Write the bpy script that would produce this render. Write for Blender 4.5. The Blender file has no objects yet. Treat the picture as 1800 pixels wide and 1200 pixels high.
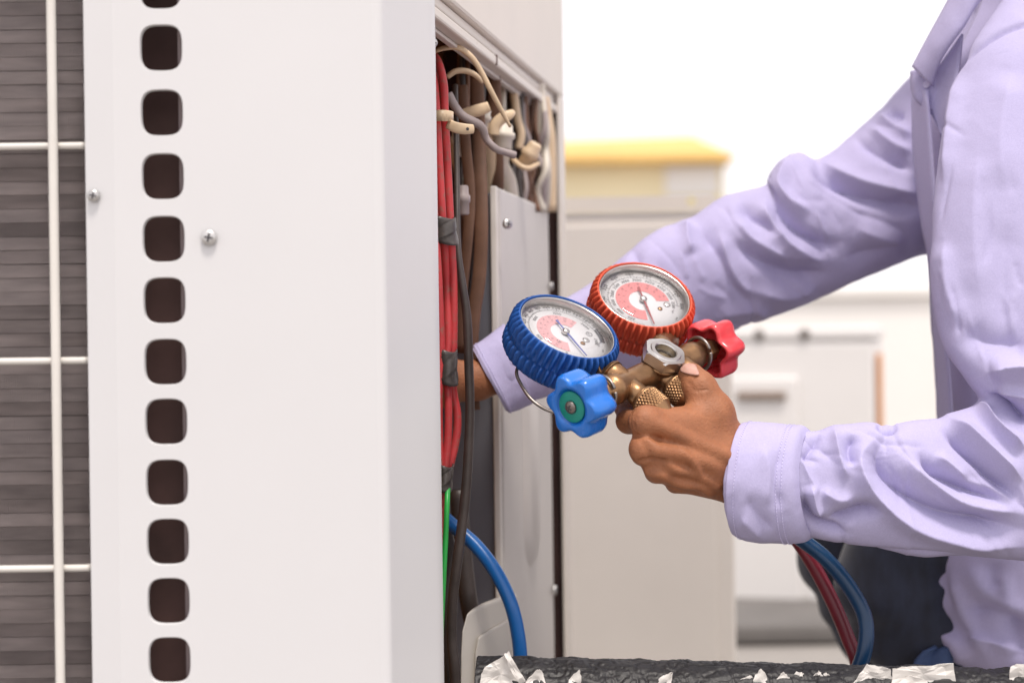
import bpy, bmesh, math, random
import numpy as np
from mathutils import Vector, Matrix, noise as mnoise

random.seed(7); np.random.seed(7)
D2R = math.radians
sc = bpy.context.scene
COL = sc.collection

# ------------------------------------------------------------------ camera
F = 2800.0                      # focal length in photograph pixels (1800 wide)
ZC = 0.62                       # camera height, the worker is squatting
ROLL = D2R(0.8)
CAM = np.array([0.0, 0.0, ZC])
RV = np.array([math.cos(ROLL), 0, -math.sin(ROLL)])
UV = np.array([math.sin(ROLL), 0, math.cos(ROLL)])
FV = np.array([0.0, 1.0, 0.0])
cam = bpy.data.cameras.new('camera')
cam_o = bpy.data.objects.new('camera', cam); COL.objects.link(cam_o)
M = Matrix.Identity(4)
for i in range(3):
    M[i][0] = RV[i]; M[i][1] = UV[i]; M[i][2] = -FV[i]; M[i][3] = CAM[i]
cam_o.matrix_world = M
cam.sensor_width = 36.0; cam.lens = F/1800*36.0
cam.clip_start = 0.02; cam.clip_end = 2000
cam.dof.use_dof = True; cam.dof.focus_distance = 1.19; cam.dof.aperture_fstop = 4.2
sc.camera = cam_o

# ------------------------------------------------------------------ light
SUN_DIR = Vector((0.10, -0.36, 0.93)).normalized()
elev = math.asin(SUN_DIR.z); azim = math.atan2(SUN_DIR.x, SUN_DIR.y)
w = bpy.data.worlds.new('World'); sc.world = w; w.use_nodes = True
nt = w.node_tree
bg = nt.nodes['Background']
sky = nt.nodes.new('ShaderNodeTexSky'); sky.sky_type = 'NISHITA'; sky.sun_disc = False
sky.sun_elevation = elev; sky.sun_rotation = azim
sky.air_density = 1.0; sky.dust_density = 1.0; sky.ozone_density = 1.0
hsv = nt.nodes.new('ShaderNodeHueSaturation'); hsv.inputs['Saturation'].default_value = 0.22
tint = nt.nodes.new('ShaderNodeMix'); tint.data_type = 'RGBA'; tint.blend_type = 'MULTIPLY'
tint.inputs[0].default_value = 1.0; tint.inputs[7].default_value = (1.0, 0.945, 0.96, 1)
nt.links.new(sky.outputs[0], hsv.inputs['Color']); nt.links.new(hsv.outputs[0], tint.inputs[6])
haze = nt.nodes.new('ShaderNodeMix'); haze.data_type = 'RGBA'; haze.inputs[0].default_value = 0.5      # white overcast veil, even over the whole sky
haze.inputs[7].default_value = (9.5, 9.1, 9.2, 1); nt.links.new(tint.outputs[2], haze.inputs[6])
nt.links.new(haze.outputs[2], bg.inputs[0]); bg.inputs[1].default_value = 0.15
sun = bpy.data.lights.new('sun', 'SUN'); sun.energy = 2.4; sun.angle = D2R(12); sun.color = (1.0, 0.92, 0.84)
sun_o = bpy.data.objects.new('sun', sun); COL.objects.link(sun_o)
sun_o.rotation_euler = (-SUN_DIR).to_track_quat('-Z', 'Y').to_euler()
sun_o.location = (3, 4, 6)
sc.view_settings.view_transform = 'Standard'; sc.view_settings.look = 'None'
sc.view_settings.gamma = 1.0; sc.view_settings.exposure = 0.25
sc.render.engine = 'CYCLES'
sc.cycles.caustics_reflective = False; sc.cycles.caustics_refractive = False; sc.cycles.max_bounces = 8; sc.cycles.transparent_max_bounces = 12

# ------------------------------------------------------------------ helpers
def at(px, py, Y):
    """photograph pixel + distance along the view -> world point"""
    return CAM + RV*((px-900)/F*Y) + UV*(-(py-600)/F*Y) + FV*Y
def V(*a): return np.array(a, float)
def nrm(v): v = np.asarray(v, float); return v/np.linalg.norm(v)
def topx(P):
    q = P-CAM; y = q[..., 1]
    return 900+F*(q@RV)/y, 600-F*(q@UV)/y
def pxm(Y): return Y/F          # metres per photograph pixel at distance Y

OFF = {}
class MB:
    def __init__(s): s.v = []; s.f = []; s.sm = []
    def add(s, verts, faces, smooth=True):
        b = len(s.v); s.v.extend([tuple(map(float, p)) for p in verts])
        for f in faces: s.f.append(tuple(i+b for i in f)); s.sm.append(smooth)
        return s
    def grid(s, P, closed_u=False, closed_v=False, smooth=True):
        """P[nu][nv] array of points"""
        P = np.asarray(P); nu, nv = P.shape[:2]
        fs = []
        for i in range(nu if closed_u else nu-1):
            i2 = (i+1) % nu
            for j in range(nv if closed_v else nv-1):
                j2 = (j+1) % nv
                fs.append((i*nv+j, i2*nv+j, i2*nv+j2, i*nv+j2))
        return s.add(P.reshape(-1, 3), fs, smooth)
    def box(s, o, ex, ey, ez, smooth=False):
        """box with centre o and half-axis vectors"""
        o, ex, ey, ez = map(np.asarray, (o, ex, ey, ez))
        vs = [o+a*ex+b*ey+c*ez for c in (-1, 1) for b in (-1, 1) for a in (-1, 1)]
        return s.add(vs, [(0,2,3,1),(4,5,7,6),(0,1,5,4),(2,6,7,3),(0,4,6,2),(1,3,7,5)], smooth)
    def aabox(s, x0, x1, y0, y1, z0, z1):
        return s.box(((x0+x1)/2,(y0+y1)/2,(z0+z1)/2), ((x1-x0)/2,0,0), (0,(y1-y0)/2,0), (0,0,(z1-z0)/2))
    def prism(s, pts, d, smooth=False):
        """polygon (list of 3D points) extruded by vector d"""
        n = len(pts); pts = [np.asarray(p, float) for p in pts]; d = np.asarray(d, float)
        vs = pts+[p+d for p in pts]
        fs = [tuple(range(n))[::-1], tuple(range(n, 2*n))]+[(i, (i+1) % n, n+(i+1) % n, n+i) for i in range(n)]
        return s.add(vs, fs, smooth)
    def lathe(s, prof, o, ax, xr=None, seg=32, smooth=True, caps=True, fn=None):
        """profile (r, z) turned about axis ax through o; fn(theta)->radius factor"""
        ax = nrm(ax)
        if xr is None: xr = V(0,0,1) if abs(ax[2]) < .9 else V(1,0,0)
        xr = nrm(xr-ax*np.dot(xr, ax)); yr = np.cross(ax, xr)
        th = np.arange(seg)*2*math.pi/seg
        k = np.ones(seg) if fn is None else np.array([fn(t) for t in th])
        P = []
        for r, z in prof:
            P.append(o+ax*z+np.outer(r*k*np.cos(th), xr)+np.outer(r*k*np.sin(th), yr))
        P = np.array(P); s.grid(P, closed_v=True, smooth=smooth)
        if caps:
            n = len(s.v); m = len(prof)
            b = n-m*seg
            if prof[0][0] > 1e-6: s.f.append(tuple(b+i for i in range(seg))); s.sm.append(False)
            if prof[-1][0] > 1e-6: s.f.append(tuple(n-seg+i for i in range(seg))[::-1]); s.sm.append(False)
        return s
    def tube(s, pts, r, seg=12, sub=6, flat=None, caps=True):
        """smooth tube through points; r scalar or list; flat=(axis,ratio) squashes it"""
        pts = [np.asarray(p, float) for p in pts]
        rr = [r]*len(pts) if np.isscalar(r) else list(r)
        P, R = catmull(np.array(pts), sub), catmull(np.array(rr)[:, None], sub)[:, 0]
        n = len(P); T = np.gradient(P, axis=0); T /= np.linalg.norm(T, axis=1)[:, None]+1e-12
        a = V(0,0,1) if abs(T[0][2]) < .9 else V(1,0,0)
        N = nrm(a-T[0]*np.dot(a, T[0])); G = []
        th = np.arange(seg)*2*math.pi/seg
        for i in range(n):
            N = nrm(N-T[i]*np.dot(N, T[i])); B = np.cross(T[i], N)
            ring = np.outer(np.cos(th), N)+np.outer(np.sin(th), B)
            if flat is not None:
                fa = nrm(flat[0]); ring = ring-np.outer(ring@fa, fa)*(1-flat[1])
            G.append(P[i]+R[i]*ring)
        G = np.array(G); b = len(s.v); s.grid(G, closed_v=True)
        if caps:
            s.f.append(tuple(b+i for i in range(seg))); s.sm.append(False)
            m = len(s.v); s.f.append(tuple(m-seg+i for i in range(seg))[::-1]); s.sm.append(False)
        return s
def catmull(P, sub):
    P = np.asarray(P, float)
    if len(P) < 3 or sub <= 1:
        if len(P) == 2 and sub > 1:
            t = np.linspace(0, 1, sub+1)[:, None]; return P[0]*(1-t)+P[1]*t
        return P
    Q = np.vstack([2*P[0]-P[1], P, 2*P[-1]-P[-2]]); out = []
    for i in range(1, len(Q)-2):
        p0, p1, p2, p3 = Q[i-1], Q[i], Q[i+1], Q[i+2]
        for t in np.arange(sub)/sub:
            out.append(.5*((2*p1)+(-p0+p2)*t+(2*p0-5*p1+4*p2-p3)*t*t+(-p0+3*p1-3*p2+p3)*t**3))
    out.append(P[-1]); return np.array(out)

def thing(name, label, cat, loc, group=None):
    o = bpy.data.objects.new(name, None); COL.objects.link(o); o.location = [float(c) for c in loc]
    o.empty_display_size = .05
    o['label'] = label; o['category'] = cat
    if group: o['group'] = group
    OFF[o.name] = np.array(loc, float); return o
def tag(o, label, cat, group=None):
    o['label'] = label; o['category'] = cat
    if group: o['group'] = group
    return o
def obj(name, mb, mat, parent=None, label=None, kind=None, recalc=True):
    off = OFF.get(parent.name, V(0,0,0)) if parent is not None else V(0,0,0)
    v = np.array(mb.v)
    base = V(0,0,0)
    if parent is None:                     # a single-mesh thing: origin at its base
        base = V(v[:,0].mean(), v[:,1].mean(), v[:,2].min()); off = base
    me = bpy.data.meshes.new(name); me.from_pydata((v-off).tolist(), [], mb.f)
    me.polygons.foreach_set('use_smooth', mb.sm)
    if recalc:
        bm = bmesh.new(); bm.from_mesh(me); bmesh.ops.recalc_face_normals(bm, faces=bm.faces); bm.to_mesh(me); bm.free()
    me.materials.append(MAT[mat] if isinstance(mat, str) else mat); me.update()
    o = bpy.data.objects.new(name, me); COL.objects.link(o)
    if parent is not None: o.parent = parent
    else: o.location = base
    OFF[o.name] = off
    if label: o['label'] = label
    if kind: o['kind'] = kind
    return o
def bevel(o, wdt=.0015, seg=2, ang=35):
    m = o.modifiers.new('bevel', 'BEVEL'); m.width = wdt; m.segments = seg; m.limit_method = 'ANGLE'; m.angle_limit = D2R(ang)
    m.harden_normals = False; return o
def solid(o, t, off=0):
    m = o.modifiers.new('solid', 'SOLIDIFY'); m.thickness = t; m.offset = off; return o

# ------------------------------------------------------------------ materials
MAT = {}
def mat(name, col, rough=.5, metal=0, var=0, vscale=8, bump=0, bscale=200, col2=None, sss=0, coat=0, sheen=0, spec=.5, stretch=None, detail=4, dirt=None):
    m = bpy.data.materials.new(name); m.use_nodes = True; n = m.node_tree.nodes; l = m.node_tree.links
    p = n['Principled BSDF']
    p.inputs['Base Color'].default_value = (*col, 1); p.inputs['Roughness'].default_value = rough; p.inputs['Metallic'].default_value = metal
    p.inputs['Specular IOR Level'].default_value = spec
    if coat: p.inputs['Coat Weight'].default_value = coat; p.inputs['Coat Roughness'].default_value = .08
    if sheen: p.inputs['Sheen Weight'].default_value = sheen; p.inputs['Sheen Roughness'].default_value = .4
    if sss:
        p.inputs['Subsurface Weight'].default_value = sss; p.inputs['Subsurface Radius'].default_value = (1, .35, .2); p.inputs['Subsurface Scale'].default_value = .004
    tc = n.new('ShaderNodeTexCoord'); src = tc.outputs['Object']
    if stretch:
        mp = n.new('ShaderNodeMapping'); mp.inputs['Scale'].default_value = stretch; l.new(src, mp.inputs[0]); src = mp.outputs[0]
    if var or col2:
        t = n.new('ShaderNodeTexNoise'); t.inputs['Scale'].default_value = vscale; t.inputs['Detail'].default_value = detail; t.inputs['Roughness'].default_value = .6
        l.new(src, t.inputs['Vector'])
        r = n.new('ShaderNodeValToRGB'); r.color_ramp.elements[0].position = .3; r.color_ramp.elements[1].position = .7
        c2 = col2 or tuple(min(1, c*(1+var)) for c in col); c1 = col if col2 else tuple(c*(1-var) for c in col)
        r.color_ramp.elements[0].color = (*c1, 1); r.color_ramp.elements[1].color = (*c2, 1)
        l.new(t.outputs['Fac'], r.inputs[0]); out = r.outputs[0]
        if dirt:      # (colour, scale, threshold) speckled dirt and dust
            t2 = n.new('ShaderNodeTexNoise'); t2.inputs['Scale'].default_value = dirt[1]; t2.inputs['Detail'].default_value = 8; t2.inputs['Roughness'].default_value = .7
            l.new(tc.outputs['Object'], t2.inputs['Vector'])
            r2 = n.new('ShaderNodeValToRGB'); r2.color_ramp.elements[0].position = dirt[2]; r2.color_ramp.elements[1].position = min(1, dirt[2]+.12)
            r2.color_ramp.elements[0].color = (0,0,0,1); r2.color_ramp.elements[1].color = (.75,.75,.75,1)
            l.new(t2.outputs['Fac'], r2.inputs[0])
            mx = n.new('ShaderNodeMix'); mx.data_type = 'RGBA'; l.new(r2.outputs[0], mx.inputs[0]); l.new(out, mx.inputs[6]); mx.inputs[7].default_value = (*dirt[0], 1)
            out = mx.outputs[2]
        l.new(out, p.inputs['Base Color'])
        rr = n.new('ShaderNodeMapRange'); rr.inputs[3].default_value = max(0, rough-.08); rr.inputs[4].default_value = min(1, rough+.08)
        l.new(t.outputs['Fac'], rr.inputs[0]); l.new(rr.outputs[0], p.inputs['Roughness'])
    if bump:
        b = n.new('ShaderNodeTexNoise'); b.inputs['Scale'].default_value = bscale; b.inputs['Detail'].default_value = 5
        l.new(tc.outputs['Object'], b.inputs['Vector'])
        bn = n.new('ShaderNodeBump'); bn.inputs['Strength'].default_value = min(1, bump); bn.inputs['Distance'].default_value = .001
        l.new(b.outputs['Fac'], bn.inputs['Height']); l.new(bn.outputs[0], p.inputs['Normal'])
    MAT[name] = m; return m

mat('far_white', (.78,.76,.74), .4, var=.02, vscale=4)
mat('white_paint', (.69,.685,.69), .42, var=.025, vscale=3, bump=.03, bscale=500, dirt=((.5,.46,.42), 90, .74))
mat('cream_paint', (.74,.68,.61), .45, var=.05, vscale=6, bump=.04, bscale=300, dirt=((.42,.3,.2), 60, .66))
mat('beige_plate', (.71,.665,.615), .45, var=.04, vscale=5, bump=.03, bscale=300, dirt=((.4,.32,.25), 45, .68))
mat('grey_plate', (.17,.175,.205), .45, var=.06, vscale=6)
mat('wire_white', (.74,.71,.66), .4, var=.04, vscale=20, dirt=((.5,.42,.3), 60, .66))
mat('fin', (.40,.345,.34), .5, metal=.3, var=.22, vscale=18, stretch=(1,1,6))
mat('tube_dark', (.07,.055,.05), .6)
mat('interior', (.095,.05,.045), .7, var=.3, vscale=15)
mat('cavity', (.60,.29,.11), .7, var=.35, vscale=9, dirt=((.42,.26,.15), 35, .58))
mat('galv', (.55,.54,.53), .35, metal=.7, var=.15, vscale=40)
mat('steel', (.62,.60,.58), .3, metal=1, var=.1, vscale=60)
mat('dark_steel', (.27,.24,.22), .35, metal=.9, var=.2, vscale=80)
mat('red_cable', (.54,.055,.06), .42, var=.18, vscale=25, bump=.1, bscale=300, dirt=((.30,.13,.10), 150, .53), spec=.35)
mat('tape', (.075,.065,.06), .38, var=.3, vscale=60, bump=.25, bscale=160, dirt=((.2,.16,.14), 60, .6))
mat('black_cable', (.055,.042,.038), .45, var=.3, vscale=40, bump=.15, bscale=200, dirt=((.18,.13,.1), 50, .62))
mat('brown_sleeve', (.15,.075,.045), .6, var=.3, vscale=30)
mat('green_wire', (.02,.36,.06), .4)
mat('grey_wire', (.36,.30,.29), .5, var=.1, vscale=40)
mat('nylon', (.66,.50,.33), .4, var=.1, vscale=60, dirt=((.35,.2,.1), 90, .62))
mat('connector', (.70,.64,.54), .45, var=.1, vscale=40)
mat('blue_hose', (.012,.13,.42), .3, var=.12, vscale=25, bump=.05, bscale=300)
mat('navy_hose', (.006,.045,.12), .3, var=.15, vscale=25)
mat('red_hose', (.16,.012,.025), .35, var=.15, vscale=25)
mat('brass', (.31,.175,.088), .34, metal=.85, var=.2, vscale=70, bump=.12, bscale=900, dirt=((.2,.11,.05), 160, .6))
mat('blue_rubber', (.010,.085,.34), .48, var=.18, vscale=60, bump=.12, bscale=600, dirt=((.03,.14,.28), 110, .64))
mat('red_rubber', (.72,.10,.045), .48, var=.15, vscale=60, bump=.12, bscale=600, dirt=((.42,.05,.03), 110, .62))
mat('blue_knob', (.010,.16,.60), .26, var=.05, vscale=50, coat=.35, bump=.02, bscale=200)
mat('red_knob', (.76,.06,.07), .28, var=.06, vscale=50, coat=.3, bump=.02, bscale=200)
mat('green_label', (.005,.26,.20), .4, var=.08, vscale=90)
mat('dial', (.80,.79,.80), .5)
mat('dial_red', (.78,.25,.25), .5)
mat('dial_pink', (.80,.42,.43), .5)
mat('ink', (.05,.045,.05), .5)
mat('needle_red', (.35,.06,.06), .4)
mat('needle_blue', (.12,.14,.42), .4)
mat('skin', (.335,.132,.061), .54, bump=.0, sss=.07, var=.16, vscale=70, spec=.38)
mat('nail', (.54,.30,.235), .28, coat=.3, sss=.1)
mat('hair', (.015,.012,.01), .5)
mat('trouser', (.022,.027,.048), .8, var=.35, vscale=30, sheen=.2, stretch=(3,1,1))
mat('undershirt', (.05,.085,.19), .8, var=.1, vscale=20)
mat('shoe', (.03,.028,.026), .5)
mat('ground', (.28,.26,.24), .85, var=.18, vscale=2.2, bump=.3, bscale=60, detail=8)
mat('slab', (.15,.14,.132), .85, var=.2, vscale=5, bump=.3, bscale=80, detail=8)
mat('roof_ochre', (.74,.47,.14), .6, var=.08, vscale=.5)
mat('wall_cream', (.88,.78,.52), .7, var=.05, vscale=.4)
mat('window_white', (.85,.83,.8), .3)
mat('plastic_white', (.66,.62,.56), .38, var=.05, vscale=14, dirt=((.36,.27,.18), 40, .62))
mat('flake', (.70,.67,.63), .5, var=.07, vscale=25, dirt=((.38,.32,.27), 50, .64))
mat('grip', (.26,.20,.165), .6)
mat('warm_edge_light', (.70,.30,.10), .5)  # warm light on the far unit's edge, put into the colour

# cloth: fine oxford weave, small mottling
def cloth(name, c1, c2):
    m = bpy.data.materials.new(name); m.use_nodes = True; n = m.node_tree.nodes; l = m.node_tree.links; p = n['Principled BSDF']
    tc = n.new('ShaderNodeTexCoord')
    t = n.new('ShaderNodeTexNoise'); t.inputs['Scale'].default_value = 750; t.inputs['Detail'].default_value = 6; t.inputs['Roughness'].default_value = .7
    l.new(tc.outputs['Object'], t.inputs['Vector'])
    r = n.new('ShaderNodeValToRGB'); r.color_ramp.elements[0].position = .3; r.color_ramp.elements[1].position = .7
    r.color_ramp.elements[0].color = (*c1, 1); r.color_ramp.elements[1].color = (*c2, 1)
    l.new(t.outputs['Fac'], r.inputs[0]); l.new(r.outputs[0], p.inputs['Base Color'])
    p.inputs['Roughness'].default_value = .85; p.inputs['Sheen Weight'].default_value = .06; p.inputs['Sheen Roughness'].default_value = .5
    p.inputs['Specular IOR Level'].default_value = .2
    t2 = n.new('ShaderNodeTexNoise'); t2.inputs['Scale'].default_value = 1100; t2.inputs['Detail'].default_value = 2
    t3 = n.new('ShaderNodeTexNoise'); t3.inputs['Scale'].default_value = 60; t3.inputs['Detail'].default_value = 5; t3.inputs['Distortion'].default_value = .8
    l.new(tc.outputs['Object'], t2.inputs['Vector']); l.new(tc.outputs['Object'], t3.inputs['Vector'])
    b1 = n.new('ShaderNodeBump'); b1.inputs['Strength'].default_value = .28; b1.inputs['Distance'].default_value = .0005
    b2 = n.new('ShaderNodeBump'); b2.inputs['Strength'].default_value = .13; b2.inputs['Distance'].default_value = .003
    l.new(t2.outputs['Fac'], b1.inputs['Height']); l.new(t3.outputs['Fac'], b2.inputs['Height'])
    l.new(b2.outputs[0], b1.inputs['Normal']); l.new(b1.outputs[0], p.inputs['Normal'])
    MAT[name] = m
cloth('shirt', (.425,.395,.605), (.50,.462,.685))
cloth('thread', (.62,.58,.80), (.66,.62,.84))

def skin_bump():
    m = MAT['skin']; n = m.node_tree.nodes; l = m.node_tree.links; p = n['Principled BSDF']
    tc = n.new('ShaderNodeTexCoord')
    v = n.new('ShaderNodeTexVoronoi'); v.inputs['Scale'].default_value = 700; v.feature = 'DISTANCE_TO_EDGE'
    s = n.new('ShaderNodeTexNoise'); s.inputs['Scale'].default_value = 230; s.inputs['Detail'].default_value = 7; s.inputs['Distortion'].default_value = 1.6
    l.new(tc.outputs['Object'], v.inputs['Vector']); l.new(tc.outputs['Object'], s.inputs['Vector'])
    b1 = n.new('ShaderNodeBump'); b1.inputs['Strength'].default_value = .35; b1.inputs['Distance'].default_value = .0006
    b2 = n.new('ShaderNodeBump'); b2.inputs['Strength'].default_value = .55; b2.inputs['Distance'].default_value = .0012
    l.new(v.outputs['Distance'], b1.inputs['Height']); l.new(s.outputs['Fac'], b2.inputs['Height'])
    l.new(b2.outputs[0], b1.inputs['Normal']); l.new(b1.outputs[0], p.inputs['Normal'])
skin_bump()

def glass(name):
    m = bpy.data.materials.new(name); m.use_nodes = True; n = m.node_tree.nodes; l = m.node_tree.links
    n.remove(n['Principled BSDF']); out = n['Material Output']
    tr = n.new('ShaderNodeBsdfTransparent'); gl = n.new('ShaderNodeBsdfGlossy'); gl.inputs['Roughness'].default_value = .04
    lw = n.new('ShaderNodeLayerWeight'); lw.inputs['Blend'].default_value = .5
    pw = n.new('ShaderNodeMath'); pw.operation = 'POWER'; pw.inputs[1].default_value = 4.0; l.new(lw.outputs['Facing'], pw.inputs[0])
    fr = n.new('ShaderNodeMath'); fr.operation = 'MULTIPLY_ADD'; fr.inputs[1].default_value = .55; fr.inputs[2].default_value = .04; l.new(pw.outputs[0], fr.inputs[0])
    tc = n.new('ShaderNodeTexCoord'); t = n.new('ShaderNodeTexNoise'); t.inputs['Scale'].default_value = 120; l.new(tc.outputs['Object'], t.inputs['Vector'])
    tr.inputs[0].default_value = (.96,.96,.96,1)
    mx = n.new('ShaderNodeMixShader'); l.new(fr.outputs[0], mx.inputs[0]); l.new(tr.outputs[0], mx.inputs[1]); l.new(gl.outputs[0], mx.inputs[2])
    l.new(mx.outputs[0], out.inputs[0]); MAT[name] = m
glass('glass')

# ------------------------------------------------------------------ ground
mb = MB(); mb.add([(-300,-60,0),(300,-60,0),(300,900,0),(-300,900,0)], [(0,1,2,3)], False)
g = obj('ground', mb, 'ground'); g['kind'] = 'structure'; g['label'] = 'pale dusty concrete roof deck under the units'

# ------------------------------------------------------------------ the open condenser unit
def X(px, Y): return (px-900)/F*Y
YP = 1.04                                         # the plane of the front panel
B0 = (X(152, YP), YP); B1 = (X(661, YP), YP)
C0 = (X(765, 1.13), 1.13); D0 = (X(998, 1.68), 1.68)
SD = nrm(V(D0[0]-C0[0], D0[1]-C0[1], 0)); SN = V(SD[1], -SD[0], 0)       # along the open side, and its outward normal
Z0, Z1 = .06, 1.62
def side(Y, z, inset=0.0):
    t = (Y-C0[1])/SD[1]
    return V(C0[0], C0[1], 0)+SD*t+V(0,0,z)-SN*inset
unit = thing('condenser_unit', 'large white outdoor condenser unit with its side open and wiring exposed', 'condenser unit', (-.35, 1.3, 0))

# front panel with its column of rounded vent holes
holes = [-25, 84, 198, 310, 420, 528, 636, 741, 848, 952, 1056, 1160, 1263, 1366, 1468]
zs = [at(290, y, YP)[2] for y in holes]; xh = X(290, YP)
hw, hh = 36*pxm(YP), 39.5*pxm(YP)
mb = MB()
xa, xb = xh-.024, xh+.024
N = 48
def rrect(cx, cz, w_, h_, k=3.4, n=N):
    th = np.arange(n)*2*math.pi/n
    c, s_ = np.cos(th), np.sin(th)
    r = 1/(np.abs(c)**k+np.abs(s_)**k)**(1/k)
    return np.stack([cx+w_*r*c, cz+h_*r*s_], 1)
def rect(cx0, cx1, cz0, cz1, n=N):
    cx, cz = (cx0+cx1)/2, (cz0+cz1)/2
    th = np.arange(n)*2*math.pi/n
    c, s_ = np.cos(th), np.sin(th); r = 1/np.maximum(np.abs(c), np.abs(s_))
    return np.stack([cx+(cx1-cx0)/2*r*c, cz+(cz1-cz0)/2*r*s_], 1)
mids = [zs[0]+.02]+[(zs[i]+zs[i+1])/2 for i in range(len(zs)-1)]+[zs[-1]-.02]
for i, z in enumerate(zs):
    a = rrect(xh, z, hw, hh); a2 = rrect(xh, z, hw*1.04, hh*1.04); o_ = rect(xa, xb, mids[i+1], mids[i])
    rings = []
    for q, dy in ((a, .0035), (rrect(xh, z, hw*1.005, hh*1.005), .0012), (a2, .0), (o_, .0)):
        rings.append(np.stack([q[:,0], np.full(N, YP+dy), q[:,1]], 1))
    mb.grid(np.array(rings), closed_v=True)
zt, zb = mids[0], mids[-1]
def strip(x0, x1, z0, z1, y0=YP, y1=YP):
    mb.add([(x0,y0,z0),(x1,y1,z0),(x1,y1,z1),(x0,y0,z1)], [(0,1,2,3)], False)
strip(xa, xb, zt, Z1); strip(xa, xb, Z0, zb)
xs = X(205, YP)
strip(xb, B1[0], Z0, Z1); strip(xs, xa, Z0, Z1); strip(B0[0], xs, Z0, Z1, YP+.0035, YP)
# return flange of the panel beside the coil, bend at the corner post
mb.add([(B0[0],YP+.0035,Z0),(B0[0]+.001,YP+.02,Z0),(B0[0]+.001,YP+.02,Z1),(B0[0],YP+.0035,Z1)], [(0,1,2,3)], False)
P = []
for t in np.linspace(0, 1, 7):                    # rolled bend
    ang = t; 
    p0 = np.array([B1[0], YP]); p1 = np.array([B1[0]+.006, YP]); p2 = p1+nrm([C0[0]-B1[0]-.006, C0[1]-YP])*.006
    q = (1-t)**2*p0+2*t*(1-t)*p1+t*t*p2
    P.append([(q[0], q[1], Z0), (q[0], q[1], Z1)])
P.append([(C0[0]-.0012, C0[1]-.001, Z0), (C0[0]-.0012, C0[1]-.001, Z1)])
P.append([(C0[0], C0[1]+.0005, Z0), (C0[0], C0[1]+.0005, Z1)])
q = side(C0[1]+.012, 0); P.append([(q[0], q[1], Z0), (q[0], q[1], Z1)])
q = side(C0[1]+.0125, 0, .03); P.append([(q[0], q[1], Z0), (q[0], q[1], Z1)])
mb.grid(np.array(P), smooth=True)
fp = obj('front_panel', mb, 'white_paint', unit, label='white sheet metal front panel with a column of rounded vent holes')
m_ = fp.modifiers.new('es', 'EDGE_SPLIT'); m_.split_angle = D2R(28)

# dark liner and bracket seen through the holes
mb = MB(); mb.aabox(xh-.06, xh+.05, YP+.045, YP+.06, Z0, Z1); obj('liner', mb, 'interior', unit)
mb = MB(); mb.aabox(xh+.0085, xh+.045, YP+.012, YP+.016, Z0, Z1); mb.aabox(xh+.0085, xh+.0115, YP+.017, YP+.045, Z0, Z1)
obj('bracket', mb, mat('bracket', (.22,.17,.17), .6), unit)

# screws on the panel
def screw(o, ax, r, parent, m='galv', name='screw'):
    mb = MB(); mb.lathe([(r,0),(r,.0015),(r*.9,.0026),(r*.45,.003),(.0001,.003)], o, ax, seg=20)
    s = obj(name, mb, m, parent)
    mb = MB(); u = nrm(np.cross(ax, V(.2,.1,1))); v_ = np.cross(nrm(ax), u); c = np.asarray(o)+nrm(ax)*.0031
    mb.box(c, u*r*.55, v_*r*.11, nrm(ax)*.0003); mb.box(c+nrm(ax)*.0002, v_*r*.55, u*r*.11, nrm(ax)*.0003)
    obj('slot', mb, 'ink', s); return s
screw(at(368, 418, YP)+V(0,-.0005,0), (0,-1,0), 14*pxm(YP), unit)
screw(at(164, 344, YP)+V(0,.0015,0), (0,-1,0), 11*pxm(YP), unit)

# coil: fin strips, tube rows, guard wires
YCF = YP+.034
x0c, x1c = X(-260, YCF), X(160, YCF)+.002
mb = MB(); zz = .30; row = .0093; k = 0
while zz < .96:
    h_ = row*random.uniform(.95, .99); tw = random.uniform(-.00015, .00015); dy = random.uniform(-.0003, .0003)
    x = x0c
    while x < x1c:
        j = random.uniform(-.00004, .00004)
        mb.box((x+j, YCF+.009+dy, zz), (.00018, tw, 0), (.0007+tw, .009, 0), (0, .0002, h_/2))
        x += .00125
    zz += row; k += 1
obj('fin_pack', mb, 'fin', unit, kind='stuff', recalc=False)
mb = MB(); mb.aabox(x0c-.01, x1c, YCF+.0115, YCF+.014, .28, .98); obj('coil_back', mb, 'tube_dark', unit)
mb = MB(); mb.aabox(x1c+.0003, x1c+.0018, YCF+.0, YCF+.04, .28, .98); obj('coil_end_plate', mb, 'tube_dark', unit)
YG = YP+.008
guard = thing('wire_guard', 'white welded wire guard in front of the dark coil fins', 'wire guard', (X(60,YG), YG, .2))
for px in (-255, -80, 98):
    mb = MB(); xw = X(px, YG); mb.tube([(xw, YG, .25), (xw, YG, .6), (xw, YG, 1.0)], 8.5*pxm(YG), seg=14); obj('vertical_wire', mb, 'wire_white', guard)
for py in (-120, 255, 634, 1000, 1360):
    z = at(100, py, YG)[2]; r = 6.3*pxm(YG); yb = YG+8.5*pxm(YG)+r*.8
    mb = MB(); mb.tube([(X(-280,yb), yb, z-.0008), (X(-100,yb), yb, z), (X(130,yb), yb, z), (X(147,yb), yb+.001, z), (X(153,yb), yb+.006, z), (X(154,yb), yb+.016, z)], r, seg=12)
    obj('horizontal_wire', mb, 'wire_white', guard)

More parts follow.
